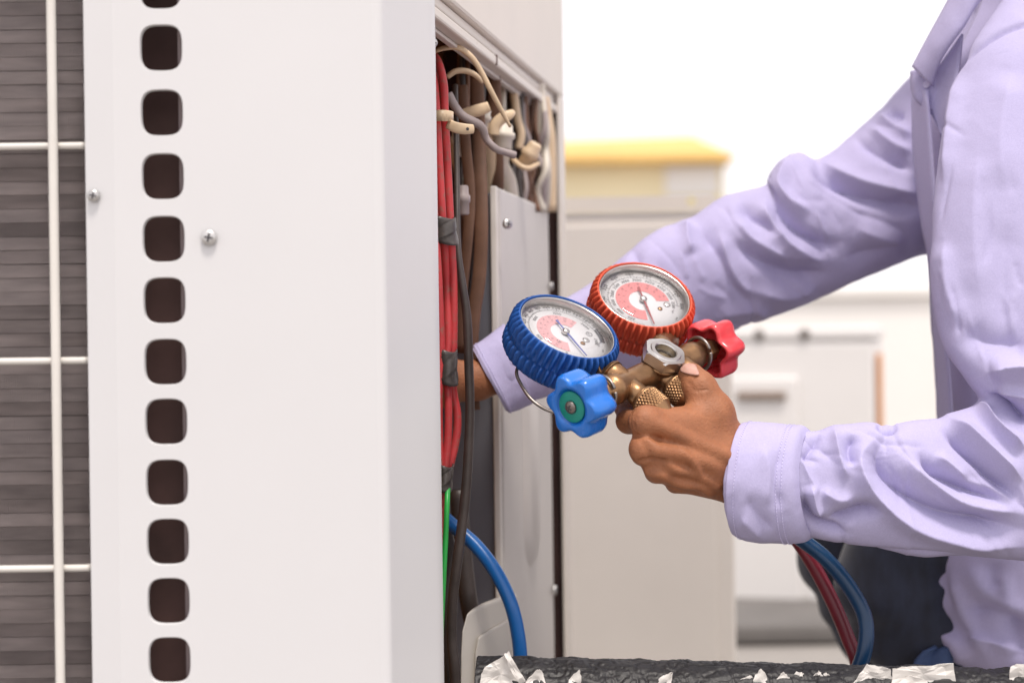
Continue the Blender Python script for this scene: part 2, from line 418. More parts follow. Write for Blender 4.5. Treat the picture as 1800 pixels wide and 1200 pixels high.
# open side: upper panel, rails, jamb, back and roof
zT = ZC+.255
def slab(name, Y0, Y1, z0, z1, i0, i1, m, bev=.0015, lab=None):
    mb = MB(); c = (side(Y0, z0, i0)+side(Y1, z1, i1))/2
    mb.prism([side(Y0, z0, i0), side(Y1, z0, i0), side(Y1, z1, i0), side(Y0, z1, i0)], -SN*(i1-i0))
    o = obj(name, mb, m, unit, label=lab); bevel(o, bev); return o
slab('side_panel', 1.1435, 1.682, zT, Z1, .0005, .012, 'cream_paint', .003)
slab('opening_rail', 1.1435, 1.66, zT-.0085, zT-.0005, .006, .03, 'cream_paint', .0015)
slab('opening_rail', 1.1435, 1.655, zT-.019, zT-.0105, .003, .02, 'cream_paint', .002)
slab('opening_rail', 1.1435, 1.655, zT-.0225, zT-.0195, .012, .018, 'beige_plate', .001)
slab('rail_gap_strip', 1.36, 1.362, zT-.0188, zT-.010, .0022, .01, 'interior', .0004)
slab('jamb', 1.652, 1.682, Z0, zT-.0005, .0005, .004, 'cream_paint', .001)
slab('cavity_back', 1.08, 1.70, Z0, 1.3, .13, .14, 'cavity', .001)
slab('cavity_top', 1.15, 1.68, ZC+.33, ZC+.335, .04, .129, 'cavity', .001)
mb = MB(); q = [side(1.674, 0, .0045), side(1.674, 0, .128), side(1.680, 0, .128), side(1.680, 0, .0045)]
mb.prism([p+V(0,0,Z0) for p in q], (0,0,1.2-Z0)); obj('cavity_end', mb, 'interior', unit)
mb = MB(); q = [side(1.6815, 0, .031), side(1.6815, 0, .185), side(1.69, 0, .185), side(1.69, 0, .031)]
mb.prism([p+V(0,0,Z0) for p in q], (0,0,Z1-Z0)); obj('back_panel', mb, 'white_paint', unit)
mb = MB(); mb.prism([V(-.75,YP,Z1+.001), V(B1[0],YP,Z1+.001), V(C0[0],C0[1],Z1+.001), V(D0[0],D0[1],Z1+.001), V(-.6,1.75,Z1+.001)], (0,0,.03)); obj('top_cover', mb, 'white_paint', unit)
mb = MB(); mb.aabox(-.76, -.70, YP+.01, 1.7, Z0, Z1); obj('far_post', mb, 'white_paint', unit)
mb = MB(); mb.prism([V(-.75,YP+.05,.02), V(B1[0],YP+.05,.02), V(C0[0],C0[1]+.01,.02), V(D0[0]-.01,D0[1],.02), V(-.6,1.7,.02)], (0,0,.04)); obj('base_tray', mb, 'grey_plate', unit)
# light strap bolted inside the corner
mb = MB(); a = at(757, 40, 1.165); b = at(763, 238, 1.165)
mb.prism([at(753,36,1.168), at(765,44,1.168), at(767,242,1.172), at(757,236,1.172)], (0,.002,0)); obj('strap', mb, 'galv', unit)
screw(at(760, 76, 1.166), (.5,-1,0), .0035, unit, 'galv', 'bolt')

# the electrical box behind the opening
ebox = thing('electrical_box', 'beige metal electrical box closed inside the open unit side', 'electrical box', side(1.5, .1, .05))
zE = ZC+.1335
def eslab(name, Y0, Y1, z0, z1, i0, i1, m, bev):
    mb = MB(); mb.prism([side(Y0, z0, i0), side(Y1, z0, i0), side(Y1, z1, i0), side(Y0, z1, i0)], -SN*(i1-i0))
    o = obj(name, mb, m, ebox); bevel(o, bev, 3); return o
mat('cover_grey', (.60,.565,.535), .45, var=.06, vscale=7, dirt=((.38,.32,.27), 40, .66))
eslab('cover_plate', 1.381, 1.612, .1, zE, .006, .0105, 'cover_grey', .004)
eslab('box_body', 1.3815, 1.608, .1, zE-.004, .0108, .125, 'grey_plate', .002)
eslab('box_lip', 1.3735, 1.3805, .1, zE+.001, .0075, .0135, 'beige_plate', .0015)
mb = MB()
c0, c1 = side(1.497, ZC-.06, .0062), side(1.497, ZC-.172, .0062)
th = np.linspace(0, math.pi, 13); wv = SD*.034
top = [c0+wv*math.cos(t)+V(0,0,.02)*math.sin(t) for t in th]; bot = [c1-wv*math.cos(t)-V(0,0,.04)*math.sin(t) for t in th]
ring0 = np.array(top+bot); cen = ring0.mean(0)
ring1 = cen+(ring0-cen)*V(.72,.72,.9)+SN*.005
n_ = len(ring0); mb.add(list(ring0)+list(ring1), [(i,(i+1)%n_,n_+(i+1)%n_,n_+i) for i in range(n_)]+[tuple(range(n_,2*n_))]); obj('pressed_rib', mb, 'cover_grey', ebox)
screw(at(889, 394, 1.368)+V(.001,0,0), SN*.6+V(0,-1,0), .0045, ebox, 'steel')
screw(side(1.60, ZC-.25, .004), SN, .005, ebox, 'galv')
screw(side(1.605, ZC+.055, .004), SN, .004, ebox, 'galv')

# ------------------------------------------------------------------ wiring inside
bundle = thing('cable_bundle', 'three dusty red cables taped together hanging down the opening', 'cable bundle', at(785, 640, 1.235))
def ptube(pts, r, **k):
    mb = MB(); mb.tube([at(*p) for p in pts], r, **k); return mb
YB = 1.225
r3 = 7.3*pxm(YB)
obj('cable', ptube([(748,78,1.30),(760,94,1.27),(771,112,1.25),(780,150,YB+.015),(782,205,YB+.012),(787,300,YB+.012),(792,405,YB+.012),(797,500,YB+.012),(797,600,YB+.012),(794,645,YB+.012),(797,690,YB+.012),(804,730,YB+.012),(801,775,YB+.012),(786,840,YB+.012),(779,900,YB+.014),(775,960,YB+.02)], r3, seg=16, sub=8), 'red_cable', bundle)
obj('cable', ptube([(758,108,1.27),(763,135,YB+.02),(768,205,YB+.004),(773,300,YB),(779,405,YB+.002),(785,500,YB+.012),(788,600,YB+.008),(783,645,YB+.004),(788,700,YB),(787,775,YB),(779,840,YB),(772,900,YB+.002),(768,960,YB+.02)], r3*.95, seg=16, sub=8), 'red_cable', bundle)
obj('cable', ptube([(750,225,YB+.01),(756,250,YB),(760,320,YB-.004),(765,405,YB-.004),(771,500,YB-.004),(775,600,YB-.004),(774,645,YB-.004),(771,700,YB-.004),(772,775,YB-.002),(774,840,YB),(768,900,YB+.006),(765,960,YB+.02)], r3, seg=16, sub=8), 'red_cable', bundle)
def tape(y0, y1, x0, x1, wpx):
    Y = YB+.004; mb = MB(); n = 14; P = []
    for i in range(n):
        t = i/(n-1); c = at(x0+(x1-x0)*t, y0+(y1-y0)*t, Y); th = np.arange(36)*2*math.pi/36; ring = []
        for a in th:
            wr = 1+.05*math.sin(3*a+i*.7)+.03*math.sin(7*a+2*i)
            ring.append(c+RV*math.cos(a)*wpx*pxm(Y)*wr*.5+FV*math.sin(a)*.0115*wr+UV*.0012*math.sin(2*a+i))
        P.append(ring)
    mb.grid(np.array(P), closed_v=True); o = obj('tape_wrap', mb, 'tape', bundle); solid(o, .0006); return o
tape(383, 430, 777, 783, 45); tape(616, 676, 785, 787, 35); tape(817, 862, 783, 780, 27)
mb = MB(); c = at(777, 207, YB+.006); P = []
for dz in (-.0042, .0042):
    P.append([c+RV*math.cos(a)*.0082+FV*math.sin(a)*.012+UV*dz for a in np.arange(32)*2*math.pi/32])
mb.grid(np.array(P), closed_v=True)
tie = obj('tie_band', mb, 'nylon', bundle); solid(tie, .0014)
mb = MB()
for i in range(5): mb.box(at(772+i*3.4, 207, YB-.0062+.0006*abs(i-2)), RV*.0003, UV*.0028, FV*.0004)
obj('tie_teeth', mb, 'nylon', tie)
o = obj('tie_tail', ptube([(788,218,YB+.0),(800,224,YB-.002),(816,227,YB-.002),(831,227,YB)], [.0040,.0042,.0042,.0036], flat=(V(.1,1,.1), .22), seg=16), 'nylon', bundle)
mb = MB(); mb.lathe([(.0012,0),(.0012,.0008)], at(822,227,YB-.0042), (0,-1,0), seg=12); obj('tail_hole', mb, 'ink', o)

def single(name, mb, m, label, cat, group=None): return tag(obj(name, mb, m), label, cat, group)
single('black_cable', ptube([(800,150,1.30),(803,300,1.27),(805,430,1.245),(813,500,1.24),(821,560,1.24),(824,640,1.24),(826,720,1.24),(822,820,1.24),(816,890,1.24),(806,970,1.24),(796,1050,1.245),(794,1120,1.25),(800,1180,1.25),(803,1260,1.25)], [.0022,.0022,.0024,.0030,.0035,.0036,.0036,.0038,.0040,.0040,.0040,.0040,.0042,.0042], seg=16, sub=8), 'black_cable', 'thick black cable hanging beside the red cable bundle', 'cable')
single('black_cable', ptube([(775,900,1.28),(790,980,1.29),(786,1060,1.285),(790,1150,1.28),(794,1260,1.28)], .0062, seg=14), 'black_cable', 'dark cable low down behind the green wire', 'cable')
single('black_cable', ptube([(806,860,1.33),(812,950,1.33),(818,1010,1.33),(826,1070,1.33),(838,1120,1.335)], .0075, seg=14), 'black_cable', 'dark cable in shadow behind the blue hose', 'cable')
single('green_wire', ptube([(789,820,1.245),(786,880,1.215),(783,950,1.213),(779,1030,1.213),(775,1120,1.215),(773,1230,1.215)], .0021, seg=12), 'green_wire', 'bright green wire hanging below the red cable bundle', 'wire')
single('grey_wire', ptube([(788,165,1.28),(800,188,1.28),(815,205,1.28),(845,222,1.285),(855,245,1.29),(872,262,1.29),(886,267,1.295),(905,273,1.30)], [.0035,.0035,.0035,.0035,.003,.003,.0028,.0032], seg=14), 'grey_wire', 'grey wire kinked across the top of the wiring opening', 'wire')
# dark sleeves and flat leads hanging in the cavity
for k, (pts, wd, lab) in enumerate([
    ([(838,130,1.36),(842,250,1.36),(846,380,1.345),(843,480,1.345),(832,560,1.345),(828,640,1.345),(832,720,1.345)], .0060, 'wide brown flat lead hanging from the cavity top'),
    ([(812,150,1.33),(818,250,1.33),(826,340,1.33),(822,420,1.33),(812,520,1.335),(808,620,1.34)], .0046, 'narrow brown flat lead between wire and red cables'),
    ([(868,130,1.42),(872,220,1.42),(874,330,1.43),(870,420,1.44)], .0062, 'brown lead behind the long beige cable tie'),
    ([(915,170,1.52),(918,260,1.52),(922,340,1.53),(925,420,1.54)], .0075, 'brown lead ending in a brass plug'),]):
    single('flat_lead', ptube(pts, wd, flat=(V(.2,1,0), .35), seg=14), 'brown_sleeve', lab, 'cable')
single('cable_tie', ptube([(763,92,1.26),(780,85,1.26),(805,84,1.262),(828,100,1.265),(845,125,1.268),(862,158,1.27),(880,192,1.275),(897,223,1.28)], [.0016,.0022,.0025,.0024,.0023,.0022,.002,.0012], seg=12, flat=(V(.3,1,-.3), .5)), 'nylon', 'long beige cable tie tail arching over the wiring', 'cable tie')
single('cable_tie', ptube([(786,136,1.29),(800,126,1.29),(818,125,1.292),(835,132,1.295),(848,145,1.30)], [.002,.0024,.0024,.0022,.0016], seg=12), 'nylon', 'short beige cable tie tail curling under the long one', 'cable tie')
single('cable_tie', ptube([(812,200,1.32),(828,197,1.32),(845,193,1.32),(860,187,1.32)], [.0034,.0048,.0052,.0042], seg=14, flat=(V(0,1,0), .5)), 'nylon', 'stubby wide beige cable tie end beside the grey wire', 'cable tie')
single('cable_tie', ptube([(868,238,1.36),(870,222,1.36),(880,210,1.36),(893,203,1.36),(901,198,1.365)], [.0045,.005,.005,.0045,.003], seg=14, flat=(V(0,1,0), .5)), 'nylon', 'beige cable tie loop curling up behind the long tie', 'cable tie')
single('cable_tie', ptube([(902,280,1.46),(915,292,1.45),(930,296,1.45),(946,288,1.46)], .0024, seg=12), 'nylon', 'thin beige tie ring slung beneath the brass plug', 'cable tie')
def blob(c, r, ax, m, name, lab, cat, h=.016):
    mb = MB(); mb.lathe([(r*.7,-h),(r*.82,-h*.9),(r*.82,-h*.2),(r*1.0,-h*.12),(r*1.0,h*.3),(r*.8,h*.38),(r*.74,h*.9),(r*.6,h)], c, ax, seg=20); return single(name, mb, m, lab, cat)
blob(at(884,240,1.40), .0105, (.1,0,1), 'connector', 'wire_connector', 'pale plug connector hanging behind the cable ties', 'connector', .011)
blob(at(848,208,1.38), .0075, (.3,0,1), 'connector', 'wire_connector', 'small pale connector behind the stubby tie end', 'connector', .009)
blob(at(931,272,1.46), .0085, (.5,-.3,.8), 'nylon', 'wire_connector', 'rounded tan plug beside the end of the grey wire', 'connector', .012)
blob(at(806,250,1.34), .007, (0,0,1), 'connector', 'wire_connector', 'pale connector just right of the red cables', 'connector', .012)
for k, (pts, r, lab) in enumerate([([(896,90,1.5),(908,200,1.5),(916,235,1.5),(912,262,1.5)], .004, 'pale lead bending down to the tan plug'),
    ([(944,120,1.58),(952,250,1.58),(957,300,1.58),(955,370,1.6)], .007, 'pale lead close to the far jamb'),
    ([(955,172,1.60),(966,240,1.60),(968,300,1.60),(968,372,1.6)], .006, 'cream lead running down against the far jamb'),
    ([(800,240,1.36),(812,290,1.36),(820,330,1.36),(832,380,1.37)], .008, 'pale flat lead behind the red cables'),
    ([(840,190,1.42),(850,240,1.42),(862,290,1.43),(858,340,1.44)], .008, 'pale lead between two brown leads'),
    ([(885,255,1.45),(880,290,1.46),(893,320,1.47),(900,370,1.48)], .008, 'tan lead under the pale plug connector')]):
    single('lead_wire', ptube(pts, r, seg=12), 'connector' if k in (1,3,5) else 'nylon', lab, 'wire')
blob(at(814,352,1.30), .006, (0,0,1), 'grey_wire', 'terminal_block', 'small grey terminal block low beside the red cables', 'terminal block', .012)

har = thing('wire_harness', 'loose harness of thin dark and pale wires filling the cavity behind the red cables', 'wiring', at(840, 500, 1.37))
hr = random.Random(5)
for i in range(22):
    x = 806+i*7.2+hr.uniform(-5, 5); Y = 1.325+(x-806)*.0016+hr.uniform(0, .035)
    top = 100+(x-806)*.62; end = 560 if x < 868 else 372
    pts = [(x+hr.uniform(-6,6), top-25, Y+.01)]
    n = 5
    for k in range(1, n+1): pts.append((x+hr.uniform(-9,9)-(k*2 if x < 868 else 0), top+(end-top)*k/n, Y+hr.uniform(-.006,.006)))
    m_ = hr.choice(['black_cable','black_cable','brown_sleeve','black_cable','grey_wire','connector','brown_sleeve'])
    obj('wire', ptube(pts, hr.choice((.0018,.0025,.0034)), seg=8, sub=5), m_, har)
# blue hose into the unit, and the loose cover plate
single('blue_hose', ptube([(735,890,1.31),(770,902,1.29),(798,925,1.275),(838,960,1.265),(872,1005,1.255),(896,1055,1.25),(909,1105,1.25),(915,1160,1.25),(914,1230,1.25),(905,1330,1.25)], 12.6*pxm(1.25), seg=20, sub=8), 'blue_hose', 'glossy blue hose arching out of the unit beside the valve cover', 'hose')
cov = thing('valve_cover', 'off-white moulded valve cover leaning at the foot of the opening', 'valve cover', at(850, 1250, 1.275))
def cp(px, py, d=0): return at(px, py, 1.27+(px-815)*.0004+d)
out_ = [(808,1260),(809,1150),(811,1110),(820,1076),(836,1066),(884,1047),(893,1046),(897,1054),(900,1260)]
mb = MB(); mb.prism([cp(*p) for p in out_], (.006,.022,0)); o = obj('cover_body', mb, 'plastic_white', cov); bevel(o, .0035, 4, 25)
inn = [(834,1258),(835,1150),(840,1120),(858,1108),(893,1088),(905,1258)]
mb = MB(); P0 = [cp(x,y,-.0048) for x,y in inn]; mb.prism(P0, (0,.006,0)); o = obj('raised_panel', mb, 'plastic_white', cov); bevel(o, .003, 4, 25)
mb = MB(); mb.lathe([(.011,0),(.011,.002),(.006,.0021)], cp(857,1185,-.0056), (0,-1,0), xr=(1,0,0), seg=28, fn=lambda t: .55+.45*abs(math.sin(t))); obj('slot_hole', mb, 'ink', cov)

# ------------------------------------------------------------------ neighbouring units and the building
def frame_yaw(px, Y, yaw):
    o = V(X(px, Y), Y, 0); ex = V(math.cos(yaw), -math.sin(yaw), 0); ey = V(math.sin(yaw), math.cos(yaw), 0); return o, ex, ey
def obox(mb, o, ex, ey, x0, x1, y0, y1, z0, z1):
    c = o+ex*(x0+x1)/2+ey*(y0+y1)/2+V(0,0,(z0+z1)/2); return mb.box(c, ex*(x1-x0)/2, ey*(y1-y0)/2, (0,0,(z1-z0)/2))
YB2 = 2.05
o, ex, ey = frame_yaw(1287, YB2, D2R(4))
ub = thing('condenser_unit', 'plain beige condenser unit just behind the open one, flange on top', 'condenser unit', o-ex*.3+ey*.15)
zt2 = at(1130, 371, YB2)[2]
mb = MB(); obox(mb, o, ex, ey, -.85, 0, 0, .32, .05, zt2); bevel(obj('casing', mb, 'beige_plate', ub), .005, 3)
mb = MB(); obox(mb, o, ex, ey, -.84, -.01, .01, .31, .0, .049); obj('base_tray', mb, 'grey_plate', ub)
# top flange with a round hole
fz0, fz1 = zt2+.0005, zt2+.0195; xr_ = -.022; xhh = X(1219,YB2)-X(1287,YB2); rh = .0068; cz = (fz0+fz1)/2+.002
mb = MB(); th = np.arange(24)*2*math.pi/24; c, s_ = np.cos(th), np.sin(th); rq = 1/np.maximum(abs(c), abs(s_))
def fpt(x, z): return o+ex*x+ey*-.002+V(0,0,z)
hol = [fpt(xhh+rh*a, cz+rh*b) for a, b in zip(c, s_)]; sq = [fpt(xhh+.0095*r*a, (fz0+fz1)/2+(fz1-fz0)/2*r*b) for a, b, r in zip(c, s_, rq)]
mb.grid(np.array([hol, sq]), closed_v=True, smooth=False)
for a, b in ((-.84, xhh-.0095),): mb.add([fpt(a,fz0), fpt(b,fz0), fpt(b,fz1), fpt(a,fz1)], [(0,1,2,3)], False)
mb.add([fpt(xhh+.0095,fz0), fpt(xr_+.008,fz0), fpt(xr_+.004,fz1-.006), fpt(xr_-.004,fz1), fpt(xhh+.0095,fz1)], [(0,1,2,3,4)], False)
solid(obj('top_flange', mb, 'cream_paint', ub, label='narrow top flange pierced by a round hole'), .003)
mb = MB(); obox(mb, o, ex, ey, -.80, -.025, -.003, -.0003, .10, zt2-.018); bevel(obj('side_panel', mb, 'beige_plate', ub), .002)

YC2 = 3.47
o, ex, ey = frame_yaw(1537, YC2, D2R(17))
uc = thing('condenser_unit', 'white condenser unit standing farther back, grip recess in its side', 'condenser unit', o-ex*.17+ey*.3)
zt3, zb3 = at(1400, 575, YC2)[2], at(1400, 1092, YC2)[2]
mb = MB(); obox(mb, o, ex, ey, -.34, 0, 0, .24, zb3, zt3-.03); bevel(obj('casing', mb, 'far_white', uc), .012, 4)
mb = MB(); obox(mb, o, ex, ey, -.345, .003, -.004, .244, zt3-.0295, zt3); bevel(obj('top_cover', mb, 'far_white', uc), .008, 3)
for t in (-.30, -.04):
    mb = MB(); obox(mb, o, ex, ey, t-.03, t+.03, .02, .22, 0.0, zb3-.0005); obj('foot', mb, 'grey_plate', uc)
mb = MB(); obox(mb, o, ex, ey, -.335, -.165, -.012, -.0003, zb3+.03, zt3-.11); bevel(obj('valve_panel', mb, 'far_white', uc), .008, 3)
mb = MB(); obox(mb, o, ex, ey, -.30, -.19, -.024, -.0125, zt3-.160, zt3-.140); bevel(obj('grip_recess', mb, 'grip', uc, label='dark curved hand grip recess'), .006, 3)
for t in (-.25, -.15): screw(o+ex*t+ey*-.005+V(0,0,zt3-.014), -ey, .012, uc, 'dark_steel')
mb = MB(); obox(mb, o, ex, ey, .0035, .010, .01, .10, zb3+.04, zt3-.06); bevel(obj('lit_edge_strip', mb, 'warm_edge_light', uc), .003)  # orange strip painted in for warm light along the side edge
mb = MB(); mb.aabox(.2, 1.6, 3.2, 4.2, 0.0, .04); o_ = obj('slab', mb, 'slab'); tag(o_, 'low grey concrete slab beneath the far white unit', 'slab'); bevel(o_, .01)
o_.location.z += .004

# white parapet along the roof edge
par = thing('parapet_wall', 'plain white parapet wall along the roof edge beyond the far white unit', 'wall', (3.0, 9.2, 0))
par['kind'] = 'thing'
mat('parapet', (.86,.83,.79), .7, var=.03, vscale=1.5)
mb = MB(); mb.aabox(.9, 7.0, 9.0, 9.25, .004, .84); bevel(obj('wall_body', mb, 'parapet', par), .01)
mb = MB(); mb.aabox(.87, 7.03, 8.96, 9.29, .842, .90); bevel(obj('coping', mb, 'parapet', par), .01)
# building with an ochre roof far behind
YW = 34.
bld = thing('building', 'distant low building with an ochre roof fascia and cream wall', 'building', (X(1050,YW), YW+4, 0))
zr1, zr0 = at(1130, 240, YW)[2], at(1130, 278, YW)[2]
xl, xr2 = X(700, YW), X(1256, YW)
mb = MB(); mb.add([(xl,YW-.5,zr0),(X(1290,YW),YW-.5,zr0),(xr2,YW+3.5,zr1+.45),(xl,YW+3.5,zr1+.3),(xl,YW+8,zr0),(X(1290,YW),YW+8,zr0)], [(0,1,2,3),(3,2,5,4),(1,5,2),(0,3,4)], False)
mb.add([(xl,YW-.5,zr0-.12),(X(1290,YW),YW-.5,zr0-.12),(X(1290,YW),YW+8,zr0-.12),(xl,YW+8,zr0-.12),(xl,YW-.5,zr0-.002),(X(1290,YW),YW-.5,zr0-.002),(X(1290,YW),YW+8,zr0-.002),(xl,YW+8,zr0-.002)], [(0,1,2,3),(4,5,6,7),(0,1,5,4),(1,2,6,5),(2,3,7,6),(3,0,4,7)], False)
obj('roof', mb, 'roof_ochre', bld)
mb = MB(); mb.aabox(xl+.2, X(1278,YW), YW, YW+7.5, 0, zr0-.122); wl = obj('wall', mb, 'wall_cream', bld)
mb = MB(); mb.aabox(X(1172,YW), X(1268,YW), YW-.06, YW-.004, at(1200,345,YW)[2], at(1200,292,YW)[2]); bevel(obj('white_shutter', mb, 'window_white', bld), .03)
for a in (1030, 1100):
    mb = MB(); mb.aabox(X(a,YW), X(a+45,YW), YW-.05, YW-.004, 1.0, 2.2); obj('window', mb, 'window_white', bld)

# ------------------------------------------------------------------ manifold gauge set
KB = at(1003, 716, 1.128); KR = at(1268, 606, 1.262)      # centres of the two knob faces
DV = nrm(KR-KB)
PV = V(.6, -.5, -.6); PV = nrm(PV-DV*np.dot(PV, DV))        # ports point this way, gauges the other
NV = nrm(np.cross(PV, DV)); NV = NV if NV[2] > 0 else -NV
OM = at(1148, 655, 1.193)                                   # middle of the bar
man = thing('manifold_gauge_set', 'brass manifold with blue and red pressure gauges held up in one hand', 'gauge set', OM-V(0,0,.05))
sB = np.dot(KB-OM, DV); sR = np.dot(KR-OM, DV)
# bar
mb = MB()
mb.lathe([(.0075,sB+.030),(.0095,sB+.031),(.0095,sB+.040),(.0115,sB+.041),(.0118,sB+.048),(.0100,sB+.052),(.0098,-.03),(.0105,-.012),(.0105,.014),(.0095,.022),(.0098,sR-.052),(.0115,sR-.048),(.0112,sR-.041),(.0092,sR-.039),(.0092,sR-.03),(.0075,sR-.029)], OM, DV, seg=32)
bar = obj('manifold_bar', mb, 'brass', man)
mb = MB(); mb.lathe([(.0125,-.012),(.0135,-.004),(.0135,.006),(.0128,.012)], OM+DV*.004, NV, seg=32); obj('sight_neck', mb, 'brass', bar)
# necks towards the gauges and towards the hose ports
sb, sr = sB+.060, sR-.062
for s_, L in ((sb,.017),(sr,.024)):
    mb = MB(); mb.lathe([(.0098,0),(.0092,.012),(.0100,.016),(.0100,L-.004),(.0092,L)], OM+DV*s_, -PV, seg=28); obj('gauge_neck', mb, 'brass', bar)
    mb = MB(); mb.lathe([(.0092,0),(.0085,.012),(.0085,.017),(.0078,.0172),(.0078,.021)], OM+DV*s_, PV, seg=28); obj('port_neck', mb, 'brass', bar)
# packing nuts
for s_, d_ in ((sB+.018, 1), (sR-.018, -1)):
    mb = MB(); mb.lathe([(.0078,0),(.0095,.0012),(.0095,.011),(.0078,.012)], OM+DV*s_, DV*d_, xr=NV, seg=6, smooth=False)
    o = obj('packing_nut', mb, 'brass', man); bevel(o, .0004)
    mb = MB(); mb.lathe([(.0042,-.016),(.0042,.0)], OM+DV*s_, DV*d_, seg=18); mb.lathe([(.0058,-.004),(.0058,-.0002)], OM+DV*s_, DV*d_, seg=18); obj('stem', mb, 'brass', o)
# steel hanger rings round the bar
def ring_loop(c, ax, R, r, seg=32, skew=1.0):
    ax = nrm(ax); u = nrm(np.cross(ax, V(.1,.2,1))); v_ = np.cross(ax, u)
    return [c+u*R*math.cos(t)*skew+v_*R*math.sin(t) for t in np.linspace(0, 2*math.pi*.97, seg)]
for s_ in (sB+.034, sR-.035):
    mb = MB(); mb.tube(ring_loop(OM+DV*s_, DV+PV*.15, .0128, .0013), .0014, seg=10, sub=2); obj('hanger_ring', mb, 'dark_steel', man)
mb = MB(); mb.tube([at(1000,672,1.20), at(985,690,1.175), at(974,700,1.165)], .0011, seg=10); mb.tube([at(912,640,1.19), at(908,655,1.185), at(914,672,1.18), at(930,697,1.17), at(950,714,1.165), at(975,724,1.16), at(1010,724,1.155), at(1040,712,1.155)], .0013, seg=10, sub=8)
obj('hanging_hook', mb, 'dark_steel', man, label='bent steel hanging hook under the blue gauge')

# sight glass nut
sg = OM+DV*.004+NV*.010
R6 = .0172
# hexagon to circle top
hexp = []; n = 48; axx = nrm(DV+PV*.35); axx = nrm(axx-NV*np.dot(axx, NV)); ayy = np.cross(NV, axx)
th = np.arange(n)*2*math.pi/n
hexr = np.array([math.cos(math.pi/6)/math.cos(((t) % (math.pi/3))-math.pi/6) for t in th])
def pr(r, z): return np.array([sg+NV*z+(axx*math.cos(t)+ayy*math.sin(t))*rr for t, rr in zip(th, (r if not np.isscalar(r) else [r]*n))])
mb = MB(); mb.grid(np.array([pr(hexr*R6*.92, 0), pr(hexr*R6, .0012), pr(hexr*R6, .0080), pr(np.minimum(hexr*R6, R6*.93), .0096), pr(.0122, .0098), pr(.0116, .0105), pr(.0090, .0105), pr(.0083, .0097), pr(.0083, .0035)]), closed_v=True, smooth=False)
o = obj('sight_glass_nut', mb, 'steel', man, label='steel hex nut framing the round sight glass')
mb = MB(); mb.lathe([(.0083,.0030),(.0083,.0034),(.0001,.0036)], sg, NV, seg=28); obj('sight_bottom', mb, mat('sight', (.33,.24,.13), .35, var=.3, vscale=150), o)
mb = MB(); mb.lathe([(.0082,.0075),(.0001,.0077)], sg, NV, seg=28); obj('sight_lens', mb, 'glass', o)
mb = MB(); mb.lathe([(.0120,-.004),(.0150,-.0032),(.0150,-.0005),(.0138,.0)], sg, NV, xr=axx, seg=32); obj('nut_base', mb, 'brass', o)

# knurled hose fittings
def knurl(c, ax, R, L, cone=True):
    ax = nrm(ax); xr = nrm(NV-ax*np.dot(NV, ax)); yr = np.cross(ax, xr)
    nz, ns = 44, 192; P = []
    prof = lambda z: R*(.90 if z < .06 else 1.0) if z < .66 else R*(1-.42*(z-.66)/.34) 
    for i in range(nz+1):
        z = i/nz; r = prof(z); kn = .0008 if (.10 < z < .64 or not cone and .10 < z < .9) else 0
        tt = np.arange(ns)*2*math.pi/ns
        w_ = np.abs(np.sin(14*tt+z*20))*np.abs(np.sin(14*tt-z*20))
        rr = r-kn+kn*2*w_**.6
        P.append(c+ax*L*z+np.outer(rr*np.cos(tt), xr)+np.outer(rr*np.sin(tt), yr))
    mb = MB(); mb.grid(np.array(P), closed_v=True)
    b = len(mb.v); mb.f.append(tuple(range(ns))); mb.sm.append(False); mb.f.append(tuple(range(b-ns, b))[::-1]); mb.sm.append(False)
    return mb
for s_, L in ((sb+.001, .026), (sr-.028, .024)):
    base = OM+DV*s_+PV*.0160
    if s_ != sb+.001:
        mb = MB(); mb.lathe([(.0092,0),(.0085,.012),(.0085,.017),(.0078,.0172),(.0078,.021)], OM+DV*s_, PV, seg=28); obj('port_neck', mb, 'brass', bar)
    obj('hose_fitting', knurl(base, PV, .0112, L), 'brass', man, label='knurled brass hose fitting')

